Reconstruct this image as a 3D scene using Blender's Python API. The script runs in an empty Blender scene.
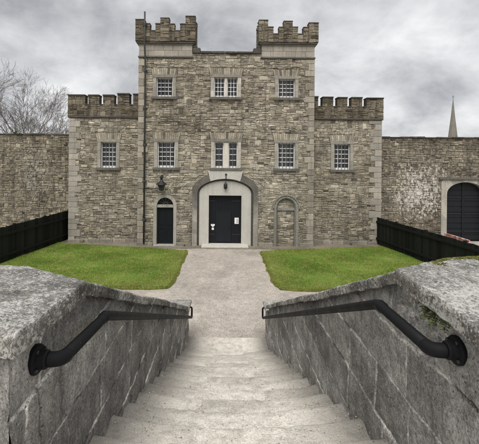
import bpy, math, random
import numpy as np
from mathutils import Vector, noise, Matrix
R = math.radians
scene = bpy.context.scene
col = scene.collection
rng = random.Random(7)

# ------------------------------------------------------------------ helpers
ORIGIN = {}

def tag(o, label=None, cat=None, group=None, kind=None):
    if label: o['label'] = label
    if cat: o['category'] = cat
    if group: o['group'] = group
    if kind: o['kind'] = kind
    return o

def thing(name, label, cat, loc=(0, 0, 0), group=None):
    o = bpy.data.objects.new(name, None)
    o.empty_display_size = 0.2
    col.objects.link(o)
    o.location = loc
    ORIGIN[o.name] = Vector(loc)
    return tag(o, label, cat, group)

class MB:
    def __init__(self):
        self.v = []; self.f = []; self.c = []; self.pc = None
    def add(self, vs, fs, c=(1, 1, 1)):
        b = len(self.v)
        self.v.extend([tuple(p) for p in vs])
        for f in fs:
            self.f.append(tuple(i + b for i in f)); self.c.append(c)
    def hexa(self, p, c=(1, 1, 1)):
        # p: 4 bottom (ccw from above) + 4 top
        self.add(p, [(3, 2, 1, 0), (4, 5, 6, 7), (0, 1, 5, 4), (1, 2, 6, 5), (2, 3, 7, 6), (3, 0, 4, 7)], c)
    def box(self, x0, x1, y0, y1, z0, z1, c=(1, 1, 1)):
        self.hexa([(x0, y0, z0), (x1, y0, z0), (x1, y1, z0), (x0, y1, z0),
                   (x0, y0, z1), (x1, y0, z1), (x1, y1, z1), (x0, y1, z1)], c)
    def bbox(self, x0, x1, y0, y1, z0, z1, b=0.01, c=(1, 1, 1)):
        # box with chamfered edges
        pts = []; X = (x0, x1); Y = (y0, y1); Z = (z0, z1)
        idx = {}
        for i in (0, 1):
            for j in (0, 1):
                for k in (0, 1):
                    sx = b if i == 0 else -b; sy = b if j == 0 else -b; sz = b if k == 0 else -b
                    idx[i, j, k, 'x'] = len(pts); pts.append((X[i], Y[j] + sy, Z[k] + sz))
                    idx[i, j, k, 'y'] = len(pts); pts.append((X[i] + sx, Y[j], Z[k] + sz))
                    idx[i, j, k, 'z'] = len(pts); pts.append((X[i] + sx, Y[j] + sy, Z[k]))
        F = []
        q = [(0, 0), (1, 0), (1, 1), (0, 1)]
        for s in (0, 1):
            F.append([idx[s, a, d, 'x'] for a, d in q][::1 if s else -1])
            F.append([idx[a, s, d, 'y'] for a, d in q][::-1 if s else 1])
            F.append([idx[a, d, s, 'z'] for a, d in q][::1 if s else -1])
        for i in (0, 1):
            for j in (0, 1):
                F.append([idx[i, j, 0, 'x'], idx[i, j, 1, 'x'], idx[i, j, 1, 'y'], idx[i, j, 0, 'y']])
                F.append([idx[i, 0, j, 'x'], idx[i, 1, j, 'x'], idx[i, 1, j, 'z'], idx[i, 0, j, 'z']])
                F.append([idx[0, i, j, 'y'], idx[1, i, j, 'y'], idx[1, i, j, 'z'], idx[0, i, j, 'z']])
                for k in (0, 1):
                    F.append([idx[i, j, k, a] for a in 'xyz'])
        self.add(pts, F, c)
    def prism(self, poly, fr, d0, d1, c=(1, 1, 1)):
        # poly (u, v) in frame, extruded from depth d0 (back) to d1 (front, along the normal)
        n = len(poly)
        vs = [fr(u, v, d1) for u, v in poly] + [fr(u, v, d0) for u, v in poly]
        fs = [tuple(range(n)), tuple(range(2 * n - 1, n - 1, -1))]
        fs += [(i, i + n, (i + 1) % n + n, (i + 1) % n) for i in range(n)]
        self.add(vs, fs, c)
    def ring(self, inner, outer, fr, dback, dfront, c=(1, 1, 1), dinner=None):
        # open band between two paths of equal length, front face + both edges
        n = len(inner)
        di = dfront if dinner is None else dinner
        vs = [fr(u, v, di) for u, v in inner] + [fr(u, v, dfront) for u, v in outer] + \
             [fr(u, v, dback) for u, v in inner] + [fr(u, v, dback) for u, v in outer]
        fs = []
        for i in range(n - 1):
            fs.append((i, i + 1, n + i + 1, n + i))
            fs.append((i, 2 * n + i, 2 * n + i + 1, i + 1))
            fs.append((n + i, n + i + 1, 3 * n + i + 1, 3 * n + i))
        for i in (0, n - 1):
            fs.append((i, n + i, 3 * n + i, 2 * n + i))
        self.add(vs, fs, c)
    def tube(self, pts, r, n=10, c=(1, 1, 1), cap=True):
        pts = [Vector(p) for p in pts]
        rs = r if isinstance(r, (list, tuple)) else [r] * len(pts)
        t0 = (pts[1] - pts[0]).normalized()
        ref = Vector((0, 0, 1)) if abs(t0.z) < 0.9 else Vector((1, 0, 0))
        a = t0.cross(ref).normalized()
        vs = []; m = len(pts)
        for i, p in enumerate(pts):
            t = (pts[min(i + 1, m - 1)] - pts[max(i - 1, 0)])
            if t.length < 1e-9: t = t0
            t = t.normalized()
            a = (a - t * a.dot(t)).normalized(); b = t.cross(a)
            for k in range(n):
                w = 2 * math.pi * k / n
                vs.append(p + (a * math.cos(w) + b * math.sin(w)) * rs[i])
        fs = []
        for i in range(m - 1):
            for k in range(n):
                k2 = (k + 1) % n
                fs.append((i * n + k, i * n + k2, (i + 1) * n + k2, (i + 1) * n + k))
        if cap:
            fs.append(tuple(range(n - 1, -1, -1))); fs.append(tuple((m - 1) * n + k for k in range(n)))
        self.add(vs, fs, c)
    def lathe(self, prof, base, axis=(0, 0, 1), n=20, c=(1, 1, 1)):
        ax = Vector(axis).normalized()
        pts = [Vector(base) + ax * h for _, h in prof]
        a = ax.cross(Vector((0, 0, 1)) if abs(ax.z) < .9 else Vector((1, 0, 0))).normalized(); b = ax.cross(a)
        vs = []; fs = []
        for (r, h), p in zip(prof, pts):
            for k in range(n):
                w = 2 * math.pi * k / n
                vs.append(p + (a * math.cos(w) + b * math.sin(w)) * max(r, 1e-4))
        for i in range(len(prof) - 1):
            for k in range(n):
                k2 = (k + 1) % n
                fs.append((i * n + k, i * n + k2, (i + 1) * n + k2, (i + 1) * n + k))
        self.add(vs, fs, c)
    def grid(self, P, c=None):
        # P[i][j] points ; c per-face function
        n = len(P); m = len(P[0]); b = len(self.v)
        for row in P: self.v.extend([tuple(p) for p in row])
        for i in range(n - 1):
            for j in range(m - 1):
                self.f.append((b + i * m + j, b + (i + 1) * m + j, b + (i + 1) * m + j + 1, b + i * m + j + 1))
                self.c.append(c(i, j) if c else (1, 1, 1))
    def build(self, name, mat, parent=None, smooth=False, loc=None):
        me = bpy.data.meshes.new(name)
        o = bpy.data.objects.new(name, me)
        col.objects.link(o)
        if parent is not None:
            off = ORIGIN[parent.name]; o.parent = parent
        else:
            off = Vector(loc) if loc else Vector((0, 0, 0)); o.location = off
        ORIGIN[o.name] = off
        ox, oy, oz = off
        me.from_pydata([(x - ox, y - oy, z - oz) for x, y, z in self.v], [], self.f)
        at = me.attributes.new('Col', 'FLOAT_COLOR', 'POINT' if self.pc else 'FACE')
        arr = np.ones((len(self.pc or self.f), 4), dtype=np.float32); arr[:, :3] = np.array(self.pc or self.c, dtype=np.float32).reshape(-1, 3)
        at.data.foreach_set('color', arr.ravel())
        if smooth: me.polygons.foreach_set('use_smooth', [True] * len(me.polygons))
        me.materials.append(mat)
        me.update()
        return o

def frame(o, u, n):
    O = Vector(o); U = Vector(u); N = Vector(n); Z = Vector((0, 0, 1))
    return lambda a, b, d=0.0: O + U * a + Z * b + N * d

def jit(s): return rng.uniform(-s, s)

# ------------------------------------------------------------------ materials
class NT:
    def __init__(self, name):
        self.m = bpy.data.materials.new(name); self.m.use_nodes = True
        self.t = self.m.node_tree; self.t.nodes.clear()
        self.out = self.n('ShaderNodeOutputMaterial'); self.b = self.n('ShaderNodeBsdfPrincipled')
        self.l(self.b.outputs[0], self.out.inputs[0])
        self.tc = self.n('ShaderNodeNewGeometry').outputs['Position']
        self.b.inputs['Specular IOR Level'].default_value = 0.25
    def n(self, k): return self.t.nodes.new(k)
    def l(self, a, b): self.t.links.new(a, b)
    def put(self, s, v):
        if hasattr(v, 'is_linked') or hasattr(v, 'node'): self.l(v, s)
        else: s.default_value = v
    def map(self, sc=(1, 1, 1), rot=(0, 0, 0), src=None):
        m = self.n('ShaderNodeMapping'); self.l(src or self.tc, m.inputs[0])
        m.inputs['Scale'].default_value = sc; m.inputs['Rotation'].default_value = rot
        return m.outputs[0]
    def noise(self, scale, detail=4, rough=.55, vec=None, dist=0):
        x = self.n('ShaderNodeTexNoise'); self.l(vec or self.tc, x.inputs['Vector'])
        x.inputs['Scale'].default_value = scale; x.inputs['Detail'].default_value = detail
        x.inputs['Roughness'].default_value = rough; x.inputs['Distortion'].default_value = dist
        return x.outputs['Fac']
    def vor(self, scale, feat='F1', vec=None, out='Distance', rand=1):
        x = self.n('ShaderNodeTexVoronoi'); x.feature = feat; self.l(vec or self.tc, x.inputs['Vector'])
        x.inputs['Scale'].default_value = scale; x.inputs['Randomness'].default_value = rand
        return x.outputs[out]
    def ramp(self, fac, stops):
        r = self.n('ShaderNodeValToRGB'); self.l(fac, r.inputs[0])
        e = r.color_ramp.elements
        while len(e) < len(stops): e.new(.5)
        for i, (p, c) in enumerate(stops):
            e[i].position = p
            e[i].color = (c, c, c, 1) if isinstance(c, (int, float)) else (*c, 1)
        return r.outputs[0]
    def step(self, fac, a, b):
        m = self.n('ShaderNodeMapRange'); self.l(fac, m.inputs[0])
        m.inputs[1].default_value = a; m.inputs[2].default_value = b
        return m.outputs[0]
    def mix(self, f, a, b, mode='MIX'):
        m = self.n('ShaderNodeMix'); m.data_type = 'RGBA'; m.blend_type = mode
        self.put(m.inputs[0], f)
        for s, v in ((m.inputs[6], a), (m.inputs[7], b)):
            if isinstance(v, (tuple, list)): s.default_value = (*v[:3], 1)
            elif isinstance(v, (int, float)): s.default_value = (v, v, v, 1)
            else: self.l(v, s)
        return m.outputs[2]
    def math(self, op, a, b=0.0):
        m = self.n('ShaderNodeMath'); m.operation = op
        self.put(m.inputs[0], a); self.put(m.inputs[1], b)
        return m.outputs[0]
    def attr(self, name='Col'):
        a = self.n('ShaderNodeAttribute'); a.attribute_name = name
        return a.outputs['Color']
    def sep(self, src=None):
        s = self.n('ShaderNodeSeparateXYZ'); self.l(src or self.tc, s.inputs[0]); return s.outputs
    def bump(self, h, strength=.5, dist=.01, prev=None):
        b = self.n('ShaderNodeBump'); self.l(h, b.inputs['Height'])
        b.inputs['Strength'].default_value = strength; b.inputs['Distance'].default_value = dist
        if prev is not None: self.l(prev, b.inputs['Normal'])
        return b.outputs[0]
    def done(self, color, rough=.85, normal=None):
        self.put(self.b.inputs['Base Color'], color if not isinstance(color, tuple) else (*color, 1))
        self.put(self.b.inputs['Roughness'], rough)
        if normal is not None: self.l(normal, self.b.inputs['Normal'])
        return self.m

def mat_rubble(name, tint=(1, 1, 1), lime=None, dirt=1.0):
    m = NT(name)
    c = m.attr()
    big = m.noise(.45, 4, .6)
    med = m.noise(3.2, 5, .6)
    fine = m.noise(26, 5, .7)
    c = m.mix(1.0, c, m.ramp(fine, [(.28, .5), (.5, .98), (.72, 1.45)]), 'MULTIPLY')
    c = m.mix(1.0, c, m.ramp(med, [(.3, .7), (.7, 1.22)]), 'MULTIPLY')
    c = m.mix(.9 * dirt, c, m.ramp(big, [(.32, (.60, .565, .53)), (.5, (.95, .93, .90)), (.62, (1.06, 1.05, 1.03)), (.75, (1.2, 1.19, 1.16))]), 'MULTIPLY')
    # dark streaks running down from ledges
    st = m.noise(1.0, 4, .65, m.map((3.5, 3.5, .3)))
    c = m.mix(m.math('MULTIPLY', m.step(st, .53, .73), .6 * dirt), c, (.07, .066, .058))
    # pale lichen / old lime
    li = m.noise(7.5, 5, .7)
    c = m.mix(m.math('MULTIPLY', m.step(li, .62, .72), .55), c, (.5, .48, .42))
    if lime:
        (cx, cz, sx, sz, amt) = lime
        s = m.sep()
        dx = m.math('DIVIDE', m.math('SUBTRACT', s[0], cx), sx)
        dz = m.math('DIVIDE', m.math('SUBTRACT', s[2], cz), sz)
        d = m.math('ADD', m.math('MULTIPLY', dx, dx), m.math('MULTIPLY', dz, dz))
        g = m.math('SUBTRACT', 1.0, d)
        n1 = m.math('ADD', m.math('MULTIPLY', m.noise(8.5, 6, .75, m.map((1, 1, .55))), .72), m.math('MULTIPLY', m.noise(2.2, 4, .6, m.map((1, 1, .6), (0, .3, 0))), .28))
        k = m.math('ADD', m.math('MULTIPLY', g, .15), n1)
        c = m.mix(m.math('MULTIPLY', m.step(k, .615, .65), amt), c, (.72, .71, .68))
    c = m.mix(1.0, c, tint, 'MULTIPLY')
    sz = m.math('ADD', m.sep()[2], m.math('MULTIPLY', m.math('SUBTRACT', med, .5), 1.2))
    c = m.mix(m.math('MULTIPLY', m.step(sz, .75, -.1), .6), c, (.085, .085, .058))  # contact shade at the wall foot painted in, together with greenish dirt
    nb = m.bump(fine, .7, .02); nb = m.bump(med, .4, .05, nb)
    return m.done(c, .92, nb)

def mat_ashlar(name, base, var=.35, lichen=.35, streak=.4, scale=1.0, usecol=True):
    m = NT(name)
    c = m.mix(m.noise(2.2 * scale, 5, .62), tuple(x * (1 - var) for x in base), tuple(x * (1 + var) for x in base))
    if usecol: c = m.mix(1.0, c, m.attr(), 'MULTIPLY')
    fine = m.noise(34 * scale, 5, .7)
    c = m.mix(1.0, c, m.ramp(fine, [(.3, .62), (.7, 1.3)]), 'MULTIPLY')
    st = m.noise(1.4, 4, .65, m.map((4, 4, .35)))
    c = m.mix(m.math('MULTIPLY', m.step(st, .5, .72), streak), c, (.055, .052, .048))
    li = m.noise(9 * scale, 6, .7)
    c = m.mix(m.math('MULTIPLY', m.step(li, .58, .7), lichen), c, (.5, .49, .45))
    nb = m.bump(fine, .5, .012)
    return m.done(c, .9, nb)

def mat_near(name, dark, light, top=False):
    """weathered limestone seen close up"""
    m = NT(name)
    big = m.noise(1.3, 4, .6)
    med = m.noise(7, 6, .65, None, .3)
    fine = m.noise(55, 6, .72)
    grit = m.noise(210, 3, .6)
    c = m.mix(m.ramp(big, [(.35, 0), (.68, 1)]), dark, light)
    c = m.mix(1.0, c, m.attr(), 'MULTIPLY')
    c = m.mix(1.0, c, m.ramp(med, [(.3, .6), (.7, 1.38)]), 'MULTIPLY')
    c = m.mix(1.0, c, m.ramp(fine, [(.3, .42), (.5, .95), (.72, 1.65)]), 'MULTIPLY')
    c = m.mix(1.0, c, m.ramp(grit, [(.33, .62), (.66, 1.36)]), 'MULTIPLY')
    if not top:
        st = m.noise(1.5, 5, .68, m.map((9, 9, .7)))
        c = m.mix(m.math('MULTIPLY', m.step(st, .52, .72), .5), c, tuple(x * .33 for x in dark))
        st2 = m.noise(1.7, 5, .7, m.map((12, 12, .9), (0, 0, 1)))
        c = m.mix(m.math('MULTIPLY', m.step(st2, .58, .74), .5), c, (.36, .35, .33))
    # crust of grey-white lichen: patchy blots
    warp = m.noise(90, 4, .7)
    v = m.noise(34, 8, .8, m.map((1, 1, 1), (2, 1, 0)))
    area = m.noise(2.6, 4, .6)
    k = m.math('ADD', m.math('ADD', m.math('MULTIPLY', v, .6), m.math('MULTIPLY', warp, .4)), m.math('MULTIPLY', m.math('SUBTRACT', area, .5), .35))
    lo, hi = (.505, .555) if top else (.55, .60)
    c = m.mix(m.math('MULTIPLY', m.step(k, lo, hi), .8 if top else .5), c, (.60, .585, .55) if top else (.40, .39, .37))
    fl = m.noise(95, 2, .5)
    c = m.mix(m.math('MULTIPLY', m.step(fl, .66, .72), .75), c, (.6, .59, .56))
    # black lichen specks
    bl = m.noise(70, 3, .6, m.map((1, 1, 1), (1, 2, 0)))
    c = m.mix(m.math('MULTIPLY', m.step(bl, .6, .68), .8), c, (.03, .03, .03))
    # ochre lichen
    ye = m.noise(5.3, 6, .72, m.map((1, 1, 1), (.5, 0, 2)))
    c = m.mix(m.math('MULTIPLY', m.step(ye, .68, .74), .55), c, (.33, .25, .1))
    nb = m.bump(grit, .35, .004); nb = m.bump(fine, .8, .012, nb); nb = m.bump(med, .5, .03, nb)
    return m.done(c, .9, nb)

def mat_plain(name, color, rough=.6, var=.15, nscale=12, bump=.1, spec=.3, usecol=False, metal=0):
    m = NT(name)
    n = m.noise(nscale, 5, .65)
    c = m.mix(n, tuple(x * (1 - var) for x in color), tuple(x * (1 + var) for x in color))
    if usecol: c = m.mix(1.0, c, m.attr(), 'MULTIPLY')
    m.b.inputs['Specular IOR Level'].default_value = spec
    m.b.inputs['Metallic'].default_value = metal
    return m.done(c, rough, m.bump(n, bump, .01))

def mat_gravel(name, a, b, sc=70):
    m = NT(name)
    v = m.n('ShaderNodeTexVoronoi'); m.l(m.tc, v.inputs['Vector']); v.inputs['Scale'].default_value = sc
    cell = m.sep(v.outputs['Color'])[0]
    c = m.mix(cell, a, b)
    big = m.noise(.7, 5, .6); med = m.noise(5, 5, .65)
    c = m.mix(1.0, c, m.ramp(big, [(.3, .8), (.7, 1.15)]), 'MULTIPLY')
    c = m.mix(1.0, c, m.ramp(med, [(.3, .82), (.7, 1.18)]), 'MULTIPLY')
    wr = m.noise(1.1, 5, .6, m.map((1, .45, 1), (3, 1, 0)))
    c = m.mix(m.math('MULTIPLY', m.step(wr, .52, .70), .45), c, tuple(x * .62 for x in a))
    f = m.noise(40, 4, .7)
    c = m.mix(m.math('MULTIPLY', m.step(f, .62, .7), .6), c, tuple(x * 1.5 for x in b))
    c = m.mix(m.math('MULTIPLY', m.step(f, .38, .3), .7), c, tuple(x * .5 for x in a))
    nb = m.bump(v.outputs['Distance'], .6, .012); nb = m.bump(med, .3, .04, nb)
    return m.done(c, .95, nb)

def mat_step(name):
    m = NT(name)
    s = m.sep()
    big = m.noise(1.6, 5, .62); med = m.noise(9, 6, .68); fine = m.noise(60, 5, .7); grit = m.noise(170, 3, .6)
    c = m.mix(m.ramp(big, [(.3, 0), (.7, 1)]), (.52, .487, .432), (.66, .622, .56))
    c = m.mix(1.0, c, m.attr(), 'MULTIPLY')
    c = m.mix(1.0, c, m.ramp(med, [(.3, .72), (.7, 1.24)]), 'MULTIPLY')
    c = m.mix(1.0, c, m.ramp(fine, [(.3, .7), (.7, 1.32)]), 'MULTIPLY')
    c = m.mix(1.0, c, m.ramp(grit, [(.32, .72), (.68, 1.25)]), 'MULTIPLY')
    # untrodden edges beside the walls hold dirt and lichen
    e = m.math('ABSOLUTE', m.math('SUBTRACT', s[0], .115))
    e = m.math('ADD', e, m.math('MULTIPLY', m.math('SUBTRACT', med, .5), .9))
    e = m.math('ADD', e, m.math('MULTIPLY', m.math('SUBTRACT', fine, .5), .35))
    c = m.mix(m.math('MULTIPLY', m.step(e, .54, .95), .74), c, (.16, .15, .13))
    li = m.noise(22, 5, .72)
    c = m.mix(m.math('MULTIPLY', m.step(li, .62, .68), .6), c, (.6, .58, .53))
    bl = m.noise(48, 3, .6, m.map((1, 1, 1), (1, 0, 2)))
    c = m.mix(m.math('MULTIPLY', m.step(bl, .63, .7), .7), c, (.08, .075, .07))
    nb = m.bump(grit, .4, .004); nb = m.bump(fine, .6, .012, nb); nb = m.bump(med, .5, .03, nb)
    return m.done(c, .93, nb)

def mat_grass(name):
    m = NT(name)
    big = m.noise(.5, 5, .6); med = m.noise(2.6, 5, .62); fine = m.noise(60, 3, .6)
    c = m.mix(m.ramp(big, [(.35, 0), (.65, 1)]), (.108, .185, .026), (.178, .25, .046))
    c = m.mix(m.math('MULTIPLY', m.step(med, .48, .70), .62), c, (.27, .255, .09))
    c = m.mix(m.math('MULTIPLY', m.step(m.noise(5.5, 5, .65), .60, .72), .6), c, (.075, .13, .018))
    # drier and thinner towards the trodden edges
    s = m.sep()
    e = m.math('SUBTRACT', m.math('ABSOLUTE', m.math('SUBTRACT', s[0], .06)), 1.7)
    e2 = m.math('SUBTRACT', s[1], 12.2)
    e = m.math('ADD', m.math('MINIMUM', e, e2), m.math('MULTIPLY', m.math('SUBTRACT', med, .5), 1.6))
    c = m.mix(m.math('MULTIPLY', m.step(e, .9, -.2), .5), c, (.25, .25, .075))
    c = m.mix(1.0, c, m.ramp(fine, [(.3, .6), (.7, 1.35)]), 'MULTIPLY')
    c = m.mix(1.0, c, m.attr(), 'MULTIPLY')
    return m.done(c, .8, m.bump(fine, .4, .02))

M = {}
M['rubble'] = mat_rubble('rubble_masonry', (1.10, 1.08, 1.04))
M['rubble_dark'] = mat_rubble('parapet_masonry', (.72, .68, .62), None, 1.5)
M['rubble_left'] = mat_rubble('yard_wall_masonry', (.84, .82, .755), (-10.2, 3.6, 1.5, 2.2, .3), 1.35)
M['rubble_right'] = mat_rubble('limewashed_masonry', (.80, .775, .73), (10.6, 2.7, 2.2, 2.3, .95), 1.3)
M['ashlar'] = mat_ashlar('pale_dressed_stone', (.37, .35, .315), .3, .35, .3)
M['ashlar_mid'] = mat_ashlar('grey_dressed_stone', (.255, .243, .218), .35, .4, .4)
M['ashlar_dark'] = mat_ashlar('dark_dressed_stone', (.135, .128, .116), .35, .25, .45)
M['coping_dark'] = mat_ashlar('sooty_coping', (.085, .078, .068), .4, .2, .5)
M['plaster'] = mat_ashlar('pale_render', (.52, .5, .455), .16, .25, .16)
M['near'] = mat_near('weathered_limestone', (.145, .142, .136), (.34, .333, .32))
M['near_top'] = mat_near('lichened_coping', (.135, .13, .12), (.29, .28, .262), True)
M['near_side'] = mat_near('coping_edge_stone', (.095, .088, .078), (.19, .178, .16), True)
M['step'] = mat_step('worn_step_stone')
M['path'] = mat_gravel('path_gravel', (.26, .232, .205), (.54, .493, .44))
M['ground'] = mat_gravel('yard_gravel', (.27, .24, .205), (.50, .45, .39))
M['edge'] = mat_gravel('earth_strip', (.13, .112, .082), (.25, .22, .17), 40)
M['grass'] = mat_grass('lawn_grass')
M['door'] = mat_plain('black_painted_boards', (.006, .0075, .011), .5, .3, 5, .08)
M['door2'] = mat_plain('black_wicket_paint', (.009, .011, .014), .5, .3, 5, .08)
M['fence'] = mat_plain('dark_stained_timber', (.0105, .012, .0105), .8, .5, 7, .3, .2, True)
M['glass'] = mat_plain('dark_window_glass', (.013, .015, .018), .06, .3, 2, .02, .9)
M['white'] = mat_plain('white_window_paint', (.74, .74, .72), .5, .12, 9, .05)
M['iron'] = mat_plain('black_iron', (.014, .015, .016), .42, .3, 30, .06, .5)
def mat_rail():
    m = NT('black_rail_paint')
    a = m.noise(14, 5, .65); b = m.noise(70, 4, .7)
    c = m.mix(a, (.005, .0055, .0065), (.011, .0115, .0125))
    c = m.mix(m.math('MULTIPLY', m.step(b, .66, .72), .7), c, (.06, .055, .05))
    c = m.mix(m.math('MULTIPLY', m.step(m.noise(26, 5, .7), .68, .74), .6), c, (.07, .035, .02))
    m.b.inputs['Specular IOR Level'].default_value = .16
    return m.done(c, m.ramp(a, [(.3, .55), (.7, .75)]), m.bump(b, .04, .002))
M['rail'] = mat_rail()
M['pipe'] = mat_plain('grey_pipe_paint', (.05, .05, .046), .6, .3, 10, .1)
M['pipe2'] = mat_plain('grey_bar_paint', (.22, .22, .21), .6, .2, 10, .1)
M['paper'] = mat_plain('white_paper', (.8, .8, .8), .7, .04, 9, .02)
M['ink'] = mat_plain('grey_print', (.45, .46, .48), .7, .1, 20, .02)
M['bark'] = mat_plain('bare_bark', (.16, .14, .125), .85, .35, 6, .2)
M['twig'] = mat_plain('bare_twigs', (.17, .155, .145), .85, .3, 6, .1)
M['leaf'] = mat_plain('weed_leaf', (.05, .075, .02), .7, .4, 20, .1, .3, True)
M['moss'] = mat_plain('moss_green', (.085, .095, .025), .95, .5, 30, .6, .1, True)
M['spire'] = mat_ashlar('far_spire_stone', (.21, .195, .17), .3, .2, .3, .3)
M['soil'] = mat_plain('loose_grit', (.4, .38, .35), .9, .3, 30, .2, .2, True)

def mat_barrier():
    m = NT('red_white_boards')
    s = m.sep()
    k = m.math('FRACT', m.math('MULTIPLY', m.math('ADD', s[1], m.math('MULTIPLY', s[2], .6)), 2.2))
    n = m.noise(9, 4, .7)
    k = m.math('ADD', k, m.math('MULTIPLY', m.math('SUBTRACT', n, .5), .8))
    c = m.mix(m.step(m.noise(5.5, 4, .7), .46, .56), (.40, .13, .11), (.66, .52, .47))
    return m.done(c, .7, m.bump(n, .2, .01))
M['barrier'] = mat_barrier()

PAL = [(.36, .33, .275), (.33, .30, .25), (.34, .305, .245), (.295, .262, .21), (.40, .362, .30), (.245, .222, .185), (.32, .30, .265), (.275, .235, .178), (.45, .415, .35), (.20, .182, .155), (.15, .135, .115), (.36, .31, .235)]
def stone_col(k=1.0, pal=PAL):
    c = rng.choice(pal); f = rng.uniform(.82, 1.2) * k
    c = tuple(x * .54 + y * .46 for x, y in zip(c, (.35, .335, .295)))
    if rng.random() < .05: c = tuple(x * .45 for x in c)
    elif rng.random() < .06: c = tuple(x * 1.3 for x in c)
    return (c[0] * f, c[1] * f, c[2] * f)

# ------------------------------------------------------------------ rubble masonry
def rubble(mb, fr, u0, u1, v0, v1, openings=(), rowh=.165, wid=(.09, .36), depth=.029, mortar=(.21, .195, .165), k=1.0, thin=.66, joint=.011):
    """irregular snecked masonry over a plane: recessed mortar bed plus a separate block for every stone.
    openings: (va, vb, f) with f(v)->(ua,ub)"""
    brk = sorted({v0, v1} | {b for a, c, f in openings for b in (a, c) if v0 < b < v1})
    rows = []
    for a, b in zip(brk, brk[1:]):
        n = max(1, round((b - a) / rowh)); ws = [rng.uniform(.6, 1.4) for _ in range(n)]; s = sum(ws); x = a
        for w in ws:
            rows.append((x, x + w / s * (b - a))); x += w / s * (b - a)
    for va, vb in rows:
        iv = [((u0, u0), (u1, u1))]
        for oa, ob, f in openings:
            if oa < (va + vb) / 2 < ob:
                la, ra = f(va); lb, rb = f(vb)
                new = []
                for (A, B) in iv:
                    if max(ra, rb) <= min(A) or min(la, lb) >= max(B): new.append((A, B)); continue
                    if min(la, lb) > min(A) + .02: new.append((A, (la, lb)))
                    if max(B) > max(ra, rb) + .02: new.append(((ra, rb), B))
                iv = new
        for (A, B) in iv:
            L = (B[0] + B[1] - A[0] - A[1]) / 2
            cuts = [0.0]
            while True:
                w = rng.uniform(*wid) * (1.25 if rng.random() < .12 else 1)
                if cuts[-1] + w > L - .14: break
                cuts.append(cuts[-1] + w)
            cuts.append(L)
            def ub(t): return A[0] + (B[0] - A[0]) * t / L
            def ut(t): return A[1] + (B[1] - A[1]) * t / L
            for ta, tb in zip(cuts, cuts[1:]):
                H = vb - va
                mt = rng.choice((.3, .6, .9, 1.1, 1.25, 1.4))
                mb.add([fr(ub(ta), va), fr(ub(tb), va), fr(ut(tb), vb), fr(ut(ta), vb)], [(0, 1, 2, 3)], tuple(x * mt for x in mortar))
                subs = [(0, 1)]
                if H > .12 and rng.random() < thin:
                    s1 = rng.uniform(.35, .65); subs = [(0, s1), (s1, 1)]
                    if H > .2 and rng.random() < .6: subs = [(0, .36), (.36, .68), (.68, 1)]
                for sa, sb in subs:
                    j = joint
                    def P(t, s, su, sv):
                        u = ub(t) * (1 - s) + ut(t) * s
                        v = va + H * s
                        e_ = min(1, max(0, min(v - v0, v1 - v) * 8))
                        wv = (.022 * noise.noise((u * 1.1, v * 2.3, 1.7)) + .022 * noise.noise((u * 3.7, v * 3.3, 4.7))) * e_
                        wu = .035 * noise.noise((u * 2.7, v * 4.1, 8.7)) * (1 if 0 < t < L else 0)
                        return (u + wu + su * j * rng.uniform(.0, 1.1), v + wv + sv * j * rng.choice((.1, .4, .8, 1.3, 1.9)) * min(1, H * (sb - sa) / .09))
                    q = [P(ta, sa, 1, 1), P(tb, sa, -1, 1), P(tb, sb, -1, -1), P(ta, sb, 1, -1)]
                    tv = min(.022, H * (sb - sa) * .16)
                    q = [(a + jit(.008), b + jit(tv)) for a, b in q]
                    d = depth * rng.uniform(.45, 1.2)
                    e = min(.016, .2 * H * (sb - sa))
                    cu = sum(p[0] for p in q) / 4; cv = sum(p[1] for p in q) / 4
                    inn = []
                    for (a, b) in q:
                        inn.append((a + (e if a < cu else -e), b + (e if b < cv else -e)))
                    dd = [d + jit(.008) for _ in range(4)]
                    vs = [fr(a, b, 0) for a, b in q] + [fr(a, b, d * .6) for a, b in q] + [fr(a, b, x) for (a, b), x in zip(inn, dd)]
                    c = stone_col(k)
                    mb.add(vs, [(0, 1, 5, 4), (1, 2, 6, 5), (2, 3, 7, 6), (3, 0, 4, 7), (4, 5, 9, 8), (5, 6, 10, 9), (6, 7, 11, 10), (7, 4, 8, 11), (8, 9, 10, 11)], c)

def rect_open(a, b, va, vb): return (va, vb, lambda v: (a, b))

def arch_pts(cx, half, spring, rise, v0, n=16):
    """path up the left side, over an elliptical arch, down the right side"""
    p = [(cx - half, v0)]
    for i in range(n + 1):
        w = math.pi - math.pi * i / n
        p.append((cx + half * math.cos(w), spring + rise * math.sin(w)))
    p.append((cx + half, v0))
    return p

def arch_open(cx, half, spring, rise, v0):
    top = spring + rise
    def f(v):
        if v <= spring: return (cx - half, cx + half)
        q = max(0.0, 1 - ((v - spring) / rise) ** 2)
        return (cx - half * math.sqrt(q), cx + half * math.sqrt(q))
    return [(v0, spring, f), (spring, spring + rise * .45, f), (spring + rise * .45, spring + rise * .8, f), (spring + rise * .8, top, f)]

# ================================================================== GATEHOUSE
YT = 19.0          # front face of the tower
YW = 19.7          # front face of the wings
gate = thing('gatehouse', 'castellated rubble stone gaol gatehouse with two battlemented turrets and low side wings', 'gatehouse', (0.1, 19.0, 0))
FT = frame((0, YT, 0), (1, 0, 0), (0, -1, 0))
FW = frame((0, YW, 0), (1, 0, 0), (0, -1, 0))
TX0, TX1 = -4.27, 4.50
TUR = [(-4.27, -1.60), (1.84, 4.50)]
H_STR = 9.43; H_PAR = 9.66

win1 = [(-3.31, -2.43, 3.90, 5.18), (2.71, 3.57, 3.90, 5.18)]
win2 = [(-3.39, -2.57, 7.43, 8.39), (2.70, 3.54, 7.43, 8.37)]
twin1 = (-.46, .70, 3.90, 5.20); twin2 = (-.51, .68, 7.43, 8.42)
wl = (-6.36, -5.55, 3.86, 5.19); wr = (5.72, 6.55, 3.86, 5.19)

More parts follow.
